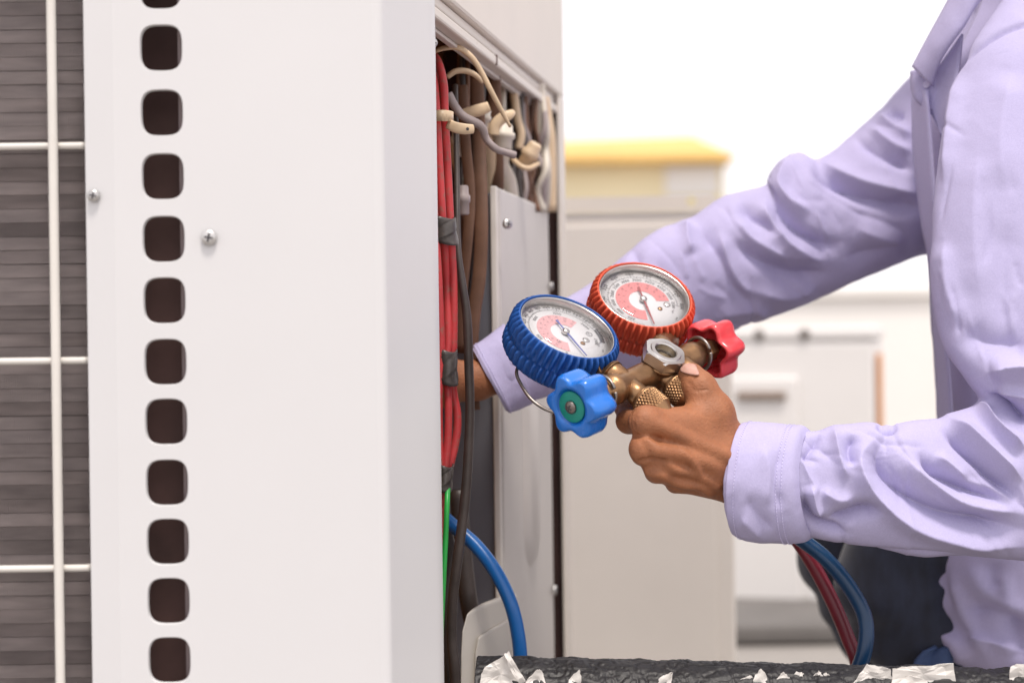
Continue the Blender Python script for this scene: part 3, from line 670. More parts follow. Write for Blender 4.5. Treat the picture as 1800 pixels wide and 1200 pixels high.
# knobs: six-lobed hollow hand wheels
def knob(face, ax, m, front_label):
    ax = nrm(ax); R = .0216
    lob = lambda t: 1+.125*math.cos(6*t+.5)
    k0 = lambda t: 1.0
    mb = MB()
    prof = [(R*.80,-.0205),(R*.86,-.0240),(R*.95,-.0235),(R*1.0,-.0200),(R*1.0,-.005),(R*.965,-.0012),(R*.90,.0)]
    # outer lobed skin
    mb.lathe(prof, face, ax, xr=NV, seg=96, fn=lob, caps=False)
    # front: from lobed rim to round recess
    xr = nrm(NV-ax*np.dot(NV, ax)); yr = np.cross(ax, xr); th = np.arange(96)*2*math.pi/96; L = np.array([lob(t) for t in th])
    def rg(r, z): r = r*np.ones(96); return face+ax*z+np.outer(r*np.cos(th), xr)+np.outer(r*np.sin(th), yr)
    mb.grid(np.array([rg(R*.90*L, 0), rg(R*.74+R*.02*L, .0008), rg(R*.64, .0005), rg(R*.60, -.0008), rg(R*.58, -.0022), rg(R*.0+.0001, -.0022)]), closed_v=True)
    # hollow back
    mb.grid(np.array([rg(R*.80*L, -.0205), rg(R*.78*L, -.0080), rg(R*.72*L, -.0055), rg(.0068, -.0052), rg(.0064, -.0165), rg(.0001, -.0166)]), closed_v=True)
    k = obj('hand_wheel', mb, m, man, label=front_label)
    mb = MB(); mb.lathe([(R*.535,-.0021),(R*.535,-.0012),(R*.50,-.0008),(.0001,-.0008)], face, ax, seg=48); c = obj('green_disc', mb, 'green_label', k)
    mb = MB(); mb.lathe([(.0048,-.0008),(.0048,.0004),(.0040,.0014),(.0022,.0020),(.0001,.0021)], face, ax, seg=28); s_ = obj('screw', mb, 'dark_steel', k)
    mb = MB(); mb.box(face+ax*.0020, nrm(NV+DV*.1)*.0026, np.cross(ax, NV)*.0006, ax*.0004); mb.box(face+ax*.0020, nrm(np.cross(ax, NV))*.0026, NV*.0006, ax*.00035); obj('screw_cross', mb, 'ink', k)
knob(KB, -DV, 'blue_knob', 'glossy blue six-lobed hand wheel with green centre disc')
knob(KR, DV, 'red_knob', 'glossy red six-lobed hand wheel seen from its hollow back')

# ---- dial printing: glyph outlines turned to flat meshes
GL = {}
def glyph(ch):
    if ch not in GL:
        cu = bpy.data.curves.new('g', 'FONT'); cu.body = ch; cu.size = 1; cu.resolution_u = 2
        ob = bpy.data.objects.new('g', cu); COL.objects.link(ob); bpy.context.view_layer.update()
        me = ob.evaluated_get(bpy.context.evaluated_depsgraph_get()).to_mesh()
        vs = np.array([v.co[:2] for v in me.vertices]); fs = [tuple(p.vertices) for p in me.polygons]
        bpy.data.objects.remove(ob); bpy.data.curves.remove(cu); GL[ch] = (vs, fs, vs[:,0].max()+.1)
    return GL[ch]
def put_text(mb, frame, txt, x, y, ang, h):
    o, u, v_, n = frame; gs = [glyph(c) for c in txt]; W = sum(g[2] for g in gs)
    ca, sa = math.cos(ang), math.sin(ang); cx = -W/2
    for vs, fs, ww in gs:
        q = (vs+[cx, -.35])*h/.7; cx += ww
        xx = x+q[:,0]*ca-q[:,1]*sa; yy = y+q[:,0]*sa+q[:,1]*ca
        mb.add([o+u*a+v_*b for a, b in zip(xx, yy)], fs, False)
def arc_band(mb, frame, r0, r1, a0, a1, n=64, dz=0):
    o, u, v_, nn = frame; t = np.linspace(a0, a1, n)
    mb.grid(np.array([[o+nn*dz+u*r*math.cos(a)+v_*r*math.sin(a) for r in (r0, r1)] for a in t]), smooth=False)
def tick(mb, frame, a, r0, r1, w_):
    o, u, v_, n = frame; c, s_ = math.cos(a), math.sin(a); d = u*c+v_*s_; e = -u*s_+v_*c
    mb.add([o+d*r0-e*w_, o+d*r1-e*w_, o+d*r1+e*w_, o+d*r0+e*w_], [(0,1,2,3)], False)

def gauge(cface, n, name, label, rub, R, vmax, outer, inner, kconv, pointer_ang, ring_m, needle_m, blue):
    """cface: centre of the glass; n: its normal"""
    n = nrm(n); up = nrm(-PV-n*np.dot(-PV, n)); rt = np.cross(up, n)
    gz = lambda z: cface+n*z
    g = obj('gauge_case', MB().lathe([(R*.80,-.031),(R*.93,-.030),(R*.96,-.025),(R*.96,-.006),(R*.97,-.001),(R*.957,.0005),(R*.942,-.0006),(R*.938,-.006)], cface, n, xr=up, seg=64, caps=False), 'steel', man, label=label)
    # rubber boot with slanted grip ribs
    nr = 46; seg = nr*10; prof = [(R*.88,-.0325,0),(R*.97,-.0320,0),(R*1.025,-.0300,.35),(R*1.045,-.0260,1),(R*1.05,-.0185,1),(R*1.05,-.0168,.75),(R*1.05,-.0162,.25),(R*1.05,-.0156,.25),(R*1.05,-.0150,.75),(R*1.047,-.010,1),(R*1.04,-.004,1),(R*1.03,-.001,.6),(R*1.015,.0010,.08),(R*1.00,.0016,0),(R*.98,.0012,0),(R*.972,-.002,0),(R*.968,-.006,0)]
    P = []
    for (r, z, k) in prof:
        t = np.arange(seg)*2*math.pi/seg; ph = (nr*t+ (z+.036)*90) % (2*math.pi)
        w_ = np.clip((np.cos(ph)-.22)*3.4, 0, 1); w_ = w_*w_*(3-2*w_)
        rr = r+k*(.0042*w_-.0012)
        P.append(gz(z)+np.outer(rr*np.cos(t), up)+np.outer(rr*np.sin(t), rt))
    mb = MB(); mb.grid(np.array(P), closed_v=True); m2 = len(mb.v)
    mb.f.append(tuple(range(seg))[::-1]); mb.sm.append(False)
    obj('rubber_boot', mb, rub, man, label=('blue' if blue else 'red')+' ribbed rubber boot')
    # dial
    zd = -.0062
    mb = MB(); mb.lathe([(R*.937,zd-.001),(R*.937,zd),(.0001,zd)], cface, n, xr=up, seg=64); d = obj('dial_plate', mb, 'dial', g)
    fr = (gz(zd+.0003), rt, up, n); fr2 = (gz(zd+.0005), rt, up, n)
    A0, SW = D2R(225), D2R(270)
    av = lambda v: A0-SW*v/vmax
    mb = MB(); arc_band(mb, fr, R*.30, R*.585, av(0)+D2R(8), av(vmax)+D2R(12 if not blue else 62), 80); rg = obj('scale_ring', mb, ring_m, d)
    mb = MB(); v = 0.0
    st = outer[1]-outer[0]
    nst = int(vmax/(st/5))
    for i in range(nst+1):
        a = av(i*st/5); L_ = .05 if i % 5 == 0 else .025
        tick(mb, fr, a, R*.745, R*(.745+L_), .00012 if i % 5 else .00018)
    arc_band(mb, fr, R*.741, R*.747, av(0), av(vmax), 90)
    for v in outer:
        a = av(v); put_text(mb, fr, str(v), R*.845*math.cos(a), R*.845*math.sin(a), a-math.pi/2, .0031)
    for v in inner:
        a = av(v*kconv); put_text(mb, fr, str(v), R*.655*math.cos(a), R*.655*math.sin(a), a-math.pi/2, .0026); tick(mb, fr, a, R*.70, R*.738, .00014)
    # small temperature scales on the coloured ring
    for i in range(58):
        a = av(0)+D2R(4)-(SW-D2R(10 if not blue else 62))*i/57
        for rr, q in ((.545,.02),(.46,.016),(.375,.014)):
            if (i+int(rr*100)) % 2 == 0: tick(mb, fr2, a, R*rr, R*(rr+q+(.015 if i % 4 == 0 else 0)), .0001)
    fr3 = (gz(zd+.0008), rt, up, n)
    for i in range(1, 11):
        a = av(0)-D2R(2)-(SW-D2R(30 if not blue else 70))*i/10
        put_text(mb, fr3, str([30,20,10,0,10,20,30,40,50,60,70][i] if i else 30), R*.515*math.cos(a), R*.515*math.sin(a), a-math.pi/2, .0015)
        put_text(mb, fr3, str([40,30,20,10,0,10,20,30,40,50,60][i]), R*.42*math.cos(a), R*.42*math.sin(a), a-math.pi/2, .0014)
    if blue:
        arc_band(mb, fr2, R*.755, R*.84, av(307), av(345), 20)
        cx, cy = R*.56*math.cos(D2R(-22)), R*.56*math.sin(D2R(-22))
        f3 = (gz(zd+.0004)+rt*cx+up*cy, rt, up, n); arc_band(mb, f3, .0023, .0027, 0, 2*math.pi, 24); put_text(mb, f3, 'T', 0, 0, 0, .0026)
        put_text(mb, fr2, 'psi', R*.80*math.cos(D2R(-62)), R*.80*math.sin(D2R(-62)), D2R(-62)+math.pi/2, .0018); put_text(mb, fr2, 'kPa', R*.70*math.cos(D2R(-50)), R*.70*math.sin(D2R(-50)), D2R(-50)+math.pi/2, .0018)
        put_text(mb, fr2, '410', R*.36*math.cos(av(30)), R*.36*math.sin(av(30)), av(30)+math.pi/2, .002)
    else:
        put_text(mb, fr2, 'psi', R*.80*math.cos(D2R(-75)), R*.80*math.sin(D2R(-75)), D2R(-75)+math.pi/2, .0018); put_text(mb, fr2, 'kPa', R*.66*math.cos(D2R(-62)), R*.66*math.sin(D2R(-62)), D2R(-62)+math.pi/2, .0018)
    obj('dial_print', mb, 'ink', d, recalc=False)
    for a_, r_, s_ in ((-70, .40, .0020), (-45 if not blue else -48, .52 if not blue else .44, .0028)):
        mb = MB(); c = gz(zd)+rt*R*r_*math.cos(D2R(a_))+up*R*r_*math.sin(D2R(a_)); mb.lathe([(s_,0),(s_,.0006),(s_*.7,.0010),(.0001,.0010)], c, n, seg=16); obj('dial_screw', mb, 'brass' if s_ < .0025 else 'steel', d)
    # pointer
    a = pointer_ang; dr = rt*math.cos(a)+up*math.sin(a); sdv = -rt*math.sin(a)+up*math.cos(a); o_ = gz(zd+.0022)
    mb = MB(); mb.prism([o_-dr*R*.36-sdv*.0011, o_-dr*R*.36+sdv*.0013, o_-dr*R*.2+sdv*.0006, o_+dr*R*.2+sdv*.0009, o_+dr*R*.76+sdv*.00035, o_+dr*R*.76-sdv*.00035, o_+dr*R*.2-sdv*.0009, o_-dr*R*.2-sdv*.0006], n*.0004); nd = obj('pointer', mb, needle_m, d)
    mb = MB(); mb.lathe([(.0030,-.0015),(.0030,.0008),(.0024,.0016),(.0010,.0022),(.0001,.0022)], o_, n, seg=24); obj('pointer_hub', mb, 'steel', nd)
    mb = MB(); mb.lathe([(R*.936,-.0020),(R*.6,-.0012),(.0001,-.0008)], cface, n, xr=up, seg=64); obj('gauge_glass', mb, 'glass', g)
nB = V(.345, -.53, .775); nB = nrm(nB-PV*np.dot(nB, PV)*.8)
nR = V(.18, -.667, .723); nR = nrm(nR-PV*np.dot(nR, PV)*.8)
cB = at(998, 575, 1.190); cR = at(1133, 519, 1.262)
gauge(cB, nB, 'blue', 'pressure gauge in a blue boot', 'blue_rubber', .0385, 350, [0,20,40,60,80,100,120,140,160,180,200,220,240,260,280,300,320], [0,500,1000,1500,2000,2400], .145, D2R(-104+0), 'dial_pink', 'needle_blue', True)
gauge(cR, nR, 'red', 'pressure gauge in a red boot', 'red_rubber', .0380, 800, [0,80,160,240,320,400,480,560,640,720,800], [500,1000,1500,2000,2500,3000,3500,4000,4500,5000,5500], .145, D2R(-120), 'dial_red', 'needle_red', False)
# stems from the gauge backs to the bar necks
for c, n, s_ in ((cB, nB, sb), (cR, nR, sr)):
    a = c-n*.020+PV*.034; b = OM+DV*s_-PV*.020
    obj('gauge_stem', MB().tube([a, (a+b)/2, b], [.0085,.0088,.0085], seg=20), 'brass', man)

# hoses from the ports
fit1 = OM+DV*(sb+.001)+PV*.047; fit2 = OM+DV*(sr-.028)+PV*.045
def hose(name, pts, r, m, lab): return single(name, MB().tube(pts, r, seg=18, sub=8), m, lab, 'hose')
hose('blue_hose', [fit1-PV*.012, fit1-PV*.004, at(1178,752,1.168), at(1225,800,1.185), at(1290,850,1.225), at(1352,905,1.265), at(1405,945,1.27), at(1450,980,1.265), at(1492,1030,1.26), at(1520,1085,1.255), at(1520,1140,1.25), at(1500,1200,1.25), at(1470,1300,1.25)], 13.5*pxm(1.26), 'navy_hose', 'dark blue hose looping down from under the shirt cuff')
hose('red_hose', [fit2-PV*.012, fit2-PV*.004, at(1205,745,1.185), at(1240,790,1.20), at(1300,845,1.245), at(1345,890,1.285), at(1392,938,1.29), at(1425,985,1.285), at(1460,1050,1.28), at(1490,1120,1.275), at(1508,1175,1.27), at(1520,1300,1.27)], 12.5*pxm(1.27), 'red_hose', 'dark red hose hanging beside the dark blue hose')

# ------------------------------------------------------------------ insulated pipe with peeling white paint
RP = .034
pipe = thing('insulated_pipe', 'cracked black insulated pipe with peeling white paint across the bottom', 'pipe', at(1300, 1250, 1.17))
p0, p1 = at(836, 1153, 1.18)-V(0,0,RP), at(2050, 1180, 1.16)-V(0,0,RP)
ax = nrm(p1-p0); Lp = np.linalg.norm(p1-p0); e1 = nrm(np.cross(ax, V(0,0,1))); e2 = np.cross(e1, ax); e2 = e2 if e2[2] > 0 else -e2
nu, nv = 620, 150; P = []
for i in range(nu):
    c = p0+ax*Lp*i/(nu-1); row_ = []
    for j in range(nv):
        t = 2*math.pi*j/nv; d = e1*math.cos(t)+e2*math.sin(t)
        if math.sin(t) > -.5:
            q = Vector(c*60+d*2.0); w1 = mnoise.noise(q)*.0016
            q2 = Vector((c+d*RP)*V(40, 95, 150)); q2 += Vector((mnoise.noise(q*1.7), mnoise.noise(q*1.3+Vector((5,1,2))), 0))*.8
            dist, _ = mnoise.voronoi(q2); cr = min(1, (dist[1]-dist[0])/.22)
            w1 += -.0013*(1-cr)**2+mnoise.noise(q*5)*.0005
        else: w1 = 0
        row_.append(c+d*(RP+w1))
    P.append(row_)
mb = MB(); mb.grid(np.array(P), closed_v=True); mb.f.append(tuple(range(nv))); mb.sm.append(False)
mat('bitumen', (.013,.0125,.014), .5, var=.5, vscale=60, bump=.6, bscale=260, dirt=((.06,.055,.055), 45, .64))
obj('insulation', mb, 'bitumen', pipe)
def flake(poly, y0, lift=.004, curl=.3, seed=0, name='paint_flake'):
    """a shard of paint: polygon in pixels standing proud of the pipe front and top"""
    rnd = random.Random(seed); Y = 1.145
    pts = np.array(poly, float); cx, cy = pts.mean(0)
    dense = []
    for i in range(len(pts)):
        a, b = pts[i], pts[(i+1) % len(pts)]
        for k in range(4): dense.append(a+(b-a)*k/4+(0 if k == 0 else 1)*np.array([rnd.uniform(-1.4,1.4), rnd.uniform(-1.4,1.4)]))
    rings = []
    for s_ in (1, .72, .4, .001):
        ring = []
        for p in dense:
            q = np.array([cx, cy])+(p-[cx, cy])*s_
            dx = (q[0]-cx)/40; dy = (q[1]-cy)/30
            dep = Y+y0-curl*.006*(dx*dx+dy*dy*.6)+.0025*mnoise.noise(Vector((q[0]*.06, q[1]*.06, seed)))+dx*.002*rnd.choice((1,1,1))
            ring.append(at(q[0], q[1], dep))
        rings.append(ring)
    mb = MB(); mb.grid(np.array(rings), closed_v=True, smooth=False)
    o = obj(name, mb, 'flake', pipe); solid(o, .0006); return o
flake([(842,1210),(846,1184),(852,1172),(886,1152),(900,1166),(916,1192),(922,1212)], .008, curl=.4, seed=1)
flake([(886,1150),(894,1144),(900,1156),(924,1196),(914,1204),(896,1174)], .003, curl=-.5, seed=2)
flake([(916,1212),(930,1190),(944,1176),(952,1178),(958,1196),(966,1212)], .007, curl=.6, seed=3)
flake([(992,1212),(1000,1194),(1018,1176),(1022,1190),(1020,1212)], .006, curl=.4, seed=4)
flake([(1155,1202),(1160,1190),(1172,1184),(1181,1181),(1178,1194),(1170,1206)], .006, curl=.6, seed=5)
flake([(1170,1206),(1176,1190),(1183,1180),(1180,1204)], .003, curl=-.5, seed=51)
flake([(1258,1210),(1290,1198),(1318,1186),(1326,1192),(1322,1212)], .007, curl=.5, seed=6)
flake([(1322,1212),(1326,1190),(1338,1174),(1348,1190),(1352,1212)], .004, curl=.4, seed=7)
flake([(1358,1212),(1364,1194),(1378,1180),(1388,1190),(1396,1212)], .006, curl=.5, seed=8)
for i in range(16):
    a = random.uniform(1400, 1458); b = random.uniform(1180, 1204); s_ = random.uniform(3, 6)
    flake([(a-s_,b),(a-s_*.3,b-s_*.9),(a+s_,b-s_*.3),(a+s_*.6,b+s_*.8),(a-s_*.4,b+s_)], .009, curl=.2, seed=20+i, name='paint_chip')
flake([(1492,1212),(1508,1190),(1524,1166),(1536,1168),(1566,1176),(1570,1212)], .005, curl=.5, seed=9)
flake([(1566,1212),(1569,1174),(1600,1170),(1640,1169),(1676,1165),(1682,1212)], .003, curl=.25, seed=10)
flake([(1570,1212),(1584,1196),(1600,1186),(1630,1196),(1640,1212)], -.002, curl=.6, seed=11)
flake([(1690,1212),(1704,1196),(1730,1192),(1760,1196),(1772,1190),(1770,1212)], .007, curl=.4, seed=12)
flake([(1774,1212),(1776,1172),(1786,1166),(1830,1164),(1830,1212)], .004, curl=.3, seed=13)
# ------------------------------------------------------------------ the worker
person = thing('person', 'worker in a lavender long-sleeved shirt squatting and holding the gauge set', 'person', (.62, 1.45, 0))

# ---- implicit surface: smooth union of tapered capsules on a grid, then surface nets
class SDF:
    def __init__(s, lo, hi, h):
        s.lo = np.array(lo, float); s.h = h; s.n = np.ceil((np.array(hi)-s.lo)/h).astype(int)+1
        s.d = np.full(s.n, .05, np.float32)
    def win(s, lo, hi):
        a = np.clip(np.floor((lo-s.lo)/s.h).astype(int), 0, s.n-1); b = np.clip(np.ceil((hi-s.lo)/s.h).astype(int)+1, 1, s.n)
        g = [s.lo[i]+s.h*np.arange(a[i], b[i]) for i in range(3)]
        Xg, Yg, Zg = np.meshgrid(*g, indexing='ij')
        return tuple(slice(a[i], b[i]) for i in range(3)), np.stack([Xg, Yg, Zg], -1)
    def blend(s, sl, d, k):
        o = s.d[sl]; hh_ = np.clip(.5+.5*(o-d)/k, 0, 1); s.d[sl] = (o*(1-hh_)+d*hh_-k*hh_*(1-hh_)).astype(np.float32)
    def cone(s, a, b, ra, rb, k=.006):
        a = np.asarray(a, float); b = np.asarray(b, float); m = max(ra, rb)+k*2+.012
        sl, P = s.win(np.minimum(a, b)-m, np.maximum(a, b)+m)
        if P.size == 0: return
        ba = b-a; t = np.clip(((P-a)@ba)/max(1e-12, ba@ba), 0, 1)
        d = np.linalg.norm(P-a-t[..., None]*ba, axis=-1)-(ra+(rb-ra)*t); s.blend(sl, d, k)
    def ell(s, c, R, k=.01, ax=None):
        c = np.asarray(c, float); R = np.asarray(R, float); m = R.max()+k*2+.012
        sl, P = s.win(c-m, c+m); q = P-c
        if ax is not None: q = q@np.array(ax).T
        kk = np.linalg.norm(q/R, axis=-1); d = (kk-1)*R.min(); s.blend(sl, d, k)
    def at(s, p):
        i = np.clip(np.round((np.asarray(p)-s.lo)/s.h).astype(int), 0, s.n-1); return s.d[tuple(i)]
    def mesh(s):
        d = s.d; n = np.array(d.shape)-1
        cs = [(i, j, k) for i in (0,1) for j in (0,1) for k in (0,1)]
        c = {q: d[q[0]:q[0]+n[0], q[1]:q[1]+n[1], q[2]:q[2]+n[2]] for q in cs}
        neg = sum((c[q] < 0).astype(np.int8) for q in cs); act = (neg > 0) & (neg < 8)
        idx = np.argwhere(act); ids = -np.ones(act.shape, int); ids[act] = np.arange(len(idx))
        acc = np.zeros((len(idx), 3)); cnt = np.zeros(len(idx))
        val = {q: c[q][act] for q in cs}
        for a in cs:
            for ax_ in range(3):
                if a[ax_] == 0:
                    b = list(a); b[ax_] = 1; b = tuple(b); va, vb = val[a], val[b]; m = (va < 0) != (vb < 0)
                    t = np.where(m, va/np.where(m, va-vb, 1), 0); p = np.array(a, float)[None].repeat(len(t), 0); p[:, ax_] += t
                    acc[m] += p[m]; cnt[m] += 1
        v = s.lo+s.h*(idx+acc/cnt[:, None]); F_ = []
        for ax_ in range(3):
            o1, o2 = [(1,2),(2,0),(0,1)][ax_]
            sl0 = [slice(1, n[i]) for i in range(3)]; sl0[ax_] = slice(0, n[ax_])
            a = d[tuple(slice(q.start, q.stop) for q in sl0)]
            s1 = list(sl0); s1[ax_] = slice(1, n[ax_]+1); b = d[tuple(s1)]
            e = np.argwhere((a < 0) != (b < 0))
            if len(e) == 0: continue
            sgn = a[tuple(e.T)] < 0; base = e+np.array([q.start for q in sl0])
            def cid(d1, d2):
                q = base.copy(); q[:, o1] -= d1; q[:, o2] -= d2; return ids[tuple(q.T)]
            quad = np.stack([cid(0,0), cid(1,0), cid(1,1), cid(0,1)], 1); quad[~sgn] = quad[~sgn][:, ::-1]
            F_.append(quad)
        F_ = np.concatenate(F_); F_ = F_[(F_ >= 0).all(1)]
        for it in range(3):                        # light smoothing
            E = np.concatenate([F_[:, [0,1]], F_[:, [1,2]], F_[:, [2,3]], F_[:, [3,0]]]); sm = np.zeros_like(v); ct = np.zeros(len(v))
            for k in range(3): sm[:, k] = np.bincount(E[:,0], v[E[:,1], k], len(v))+np.bincount(E[:,1], v[E[:,0], k], len(v))
            ct = np.bincount(E[:,0], minlength=len(v))+np.bincount(E[:,1], minlength=len(v)); v = v*.5+.5*sm/np.maximum(ct, 1)[:, None]
        return v, F_

BODY = []
# ---- near (left) hand, back of the hand to the camera, gripping the fittings
YH = 1.140; PXH = pxm(YH)*1.015
def H(px, py, dy): return at(px, py, YH+dy/1000)
S = SDF(at(1060, 930, 1.07)+V(-.005,0,0), at(1440, 610, 1.07)+V(.04,.18,.015), .00115)
def C(a, b, ra, rb, k=5): S.cone(H(*a), H(*b), ra*PXH, rb*PXH, k/1000)
C((1430,818,52),(1312,797,44), 42, 39); C((1430,880,52),(1302,848,43), 42, 38, 10)
C((1298,792,42),(1139,744,5), 40, 27, 8); C((1302,812,35),(1136,790,3), 41, 26, 8); C((1298,836,37),(1161,822,9), 37, 25, 8); C((1292,850,42),(1196,842,21), 36, 22, 8)
# palm mass
C((1280,800,52),(1190,775,32), 36, 26, 10); C((1275,840,54),(1215,830,38), 30, 24, 10)
# fingers: proximal, middle, distal, curling away behind the fittings
C((1139,744,5),(1105,740,28), 24, 21.5, 5); C((1105,740,28),(1099,716,54), 20.5, 18.5, 4); C((1099,716,54),(1122,702,72), 18, 15.5, 4)
C((1136,790,3),(1131,796,44), 25, 22, 5); C((1131,796,44),(1142,768,72), 21, 18.5, 4); C((1142,768,72),(1168,748,72), 18, 15.5, 4)
C((1161,822,9),(1154,828,48), 24, 20.5, 5); C((1154,828,48),(1164,802,74), 20, 17.5, 4); C((1164,802,74),(1186,782,70), 17, 15, 4)
C((1196,842,21),(1188,848,52), 21, 18, 5); C((1188,848,52),(1194,826,72), 17, 15, 4); C((1194,826,72),(1210,806,68), 15, 13, 4)
# knuckle heads
C((1131,738,-1),(1134,741,-1), 23, 23, 8); C((1129,788,-2),(1131,790,-2), 21, 21, 6); C((1154,822,4),(1157,822,4), 20, 20, 6); C((1190,842,16),(1192,842,16), 18, 18, 6)
# thumb and web
C((1274,786,48),(1252,722,36), 39, 35, 8); C((1252,722,36),(1230,684,38), 33, 29, 6); C((1230,684,38),(1215,661,42), 28, 24.5, 5)
C((1232,690,34),(1229,683,35), 28, 28, 6)
C((1255,735,32),(1155,748,9), 31, 25, 10)
# veins and tendons lie on the skin found so far
def skin_y(px, py, step=.0008):
    for k in range(0, int(.16/step)):
        Y = 1.08+k*step
        if S.at(at(px, py, Y)) < 0: return Y
    return None
def vein(pts, r, dep, k=4):
    q = [at(x, y, (skin_y(x, y) or 1.15)+dep) for x, y in pts]
    q = catmull(np.array(q), 5)
    for a, b in zip(q[:-1], q[1:]): S.cone(a, b, r, r, k/1000)
vein([(1134,768),(1150,790),(1172,815),(1192,827),(1215,831),(1240,842),(1262,856)], .0021, .0004, 3)
vein([(1138,830),(1160,834),(1182,846),(1205,852),(1232,856),(1250,868)], .0019, .0005, 3)
vein([(1160,748),(1200,768),(1250,790),(1280,803)], .0024, .0018, 6)
vein([(1155,790),(1200,800),(1260,820)], .0024, .0018, 6)
vein([(1228,831),(1218,812),(1200,795)], .0016, .0007, 3)
# creases over the thumb joint and the first knuckle
def groove(pts, r, dep):
    q = catmull(np.array([at(x, y, (skin_y(x, y) or 1.15)+dep) for x, y in pts]), 4)
    for a, b in zip(q[:-1], q[1:]):
        m = r+.004; sl, P_ = S.win(np.minimum(a, b)-m, np.maximum(a, b)+m); ba = b-a; t = np.clip(((P_-a)@ba)/max(1e-12, ba@ba), 0, 1)
        d = np.linalg.norm(P_-a-t[..., None]*ba, axis=-1)-r; S.d[sl] = np.maximum(S.d[sl], -d)
for k in range(3): groove([(1208+k*3,672+k*6),(1222+k*3,676+k*5),(1240+k*2,672+k*6)], .0011, -.0008)
for k in range(2): groove([(1112+k*5,722),(1108+k*5,740),(1112+k*5,757)], .0012, -.0008)
groove([(1112,765),(1124,766),(1140,765),(1160,772)], .0024, -.0010)
groove([(1122,812),(1136,808),(1150,807),(1170,812)], .0023, -.0010)
# where the thumb nail lies on the skin
NAIL = []
ctr, dx_, up_ = np.array([1211., 648.]), np.array([.95, .16]), np.array([-.26, -.96])
for i in range(11):
    row_ = []
    for j in range(11):
        a = (i/10-.5)*2; b = (j/10-.5)*2; bb = b-(.25 if b < 0 else .12)*(a*a)*(-1 if b < 0 else 1)
        q = ctr+dx_*a*17*(1-.12*max(0, b))+up_*bb*10.5
        y = None
        for tr in range(14):
            qq = q+(np.array([1215,664])-q)*tr*.06; y = skin_y(qq[0], qq[1], .0004)
            if y is not None and y < 1.20: q = qq; break
        row_.append(at(q[0], q[1], (y or 1.18)-.0019))
    NAIL.append(row_)
NAIL = np.array(NAIL)
for it in range(3): NAIL[1:-1,1:-1] = (NAIL[1:-1,1:-1]*2+NAIL[:-2,1:-1]+NAIL[2:,1:-1]+NAIL[1:-1,:-2]+NAIL[1:-1,2:])/6
v_, f_ = S.mesh(); BODY.append((v_, f_))
# ---- far hand: reaches into the unit behind the panel
S = SDF(V(-.20, 1.24, .50), V(.14, 1.48, .66), .0025)
def C2(a, b, ra, rb, k=6): S.cone(at(*a), at(*b), ra*pxm(1.33), rb*pxm(1.33), k/1000)
C2((1080,608,1.425),(900,652,1.342), 40, 35); C2((900,652,1.342),(838,668,1.317), 35, 33); C2((838,668,1.315),(770,672,1.305), 35, 36)
C2((770,660,1.305),(690,650,1.31), 36, 24, 10); C2((770,680,1.31),(690,690,1.31), 36, 22, 10)
for dy_, l in ((-22,1.0),(-6,1.08),(11,1.0),(26,.8)):
    C2((695,670+dy_,1.31),(695-55*l,672+dy_*1.15,1.325), 17, 15); C2((695-55*l,672+dy_*1.15,1.325),(695-88*l,676+dy_*1.15,1.35), 15, 12)
C2((775,655,1.30),(740,620,1.30), 22, 17); C2((740,620,1.30),(705,600,1.31), 17, 14)
v_, f_ = S.mesh(); BODY.append((v_, f_))
# ---- trunk, neck, head, arms and legs under the clothes
S = SDF(V(.05, 1.05, -.01), V(1.0, 1.85, 1.20), .008)
KNEE_Y = (1.47, 1.67)
NB, NT = V(.50, 1.43, .90), V(.455, 1.42, 1.0)
S.cone(V(.68,1.43,.30), V(.62,1.43,.62), .10, .10, .05); S.cone(V(.62,1.43,.62), V(.54,1.43,.80), .10, .07, .05)
S.cone(NB, NT, .055, .05, .03)
S.ell(V(.46,1.42,1.085), V(.095,.073,.105), .02); S.ell(V(.40,1.42,1.045), V(.05,.05,.055), .02)
S.cone(V(.365,1.42,1.085), V(.352,1.42,1.062), .010, .014, .012)      # nose
S.cone(V(.372,1.40,1.025), V(.372,1.44,1.025), .008, .008, .008)      # mouth
for s_ in (-1, 1):
    S.ell(V(.475,1.42+s_*.076,1.075), V(.020,.010,.032), .008); S.ell(V(.378,1.42+s_*.032,1.09), V(.012,.013,.010), .006)
S.cone(V(.52,1.43,.80), at(1850,130,1.30), .06, .04, .03); S.cone(at(1850,120,1.30), at(1880,780,1.212), .032, .024, .02); S.cone(at(1880,790,1.212), at(1400,850,1.192), .022, .018, .01)
S.cone(V(.52,1.43,.80), at(1640,300,1.50), .06, .040, .03); S.cone(at(1640,300,1.50), at(1330,460,1.478), .038, .028, .02); S.cone(at(1330,460,1.485), at(1060,600,1.425), .024, .016, .01)
for ky, hy in ((KNEE_Y[0], 1.40), (KNEE_Y[1], 1.54)):
    S.cone(V(.70,hy,.28), V(.36,ky,.405), .06, .040, .03); S.cone(V(.36,ky,.405), V(.56,ky,.10), .036, .026, .02); S.cone(V(.57,ky,.055), V(.42,ky,.04), .030, .022, .02)
v_, f_ = S.mesh(); BODY.append((v_, f_))
tmp = []
for v_, f_ in BODY:
    me = bpy.data.meshes.new('t'); me.from_pydata(v_.tolist(), [], [tuple(map(int, q)) for q in f_]); ob = bpy.data.objects.new('t', me); COL.objects.link(ob); tmp.append(ob)
for ob in tmp[1:]:
    bl = tmp[0].modifiers.new('u', 'BOOLEAN'); bl.operation = 'UNION'; bl.object = ob
    try: bl.solver = 'MANIFOLD'
    except TypeError: bl.solver = 'EXACT'
bpy.context.view_layer.update()
me = tmp[0].evaluated_get(bpy.context.evaluated_depsgraph_get()).to_mesh()
body = MB(); nvb = len(me.vertices); co = np.zeros(nvb*3, np.float32); me.vertices.foreach_get('co', co)
fcs = [tuple(p.vertices) for p in me.polygons]
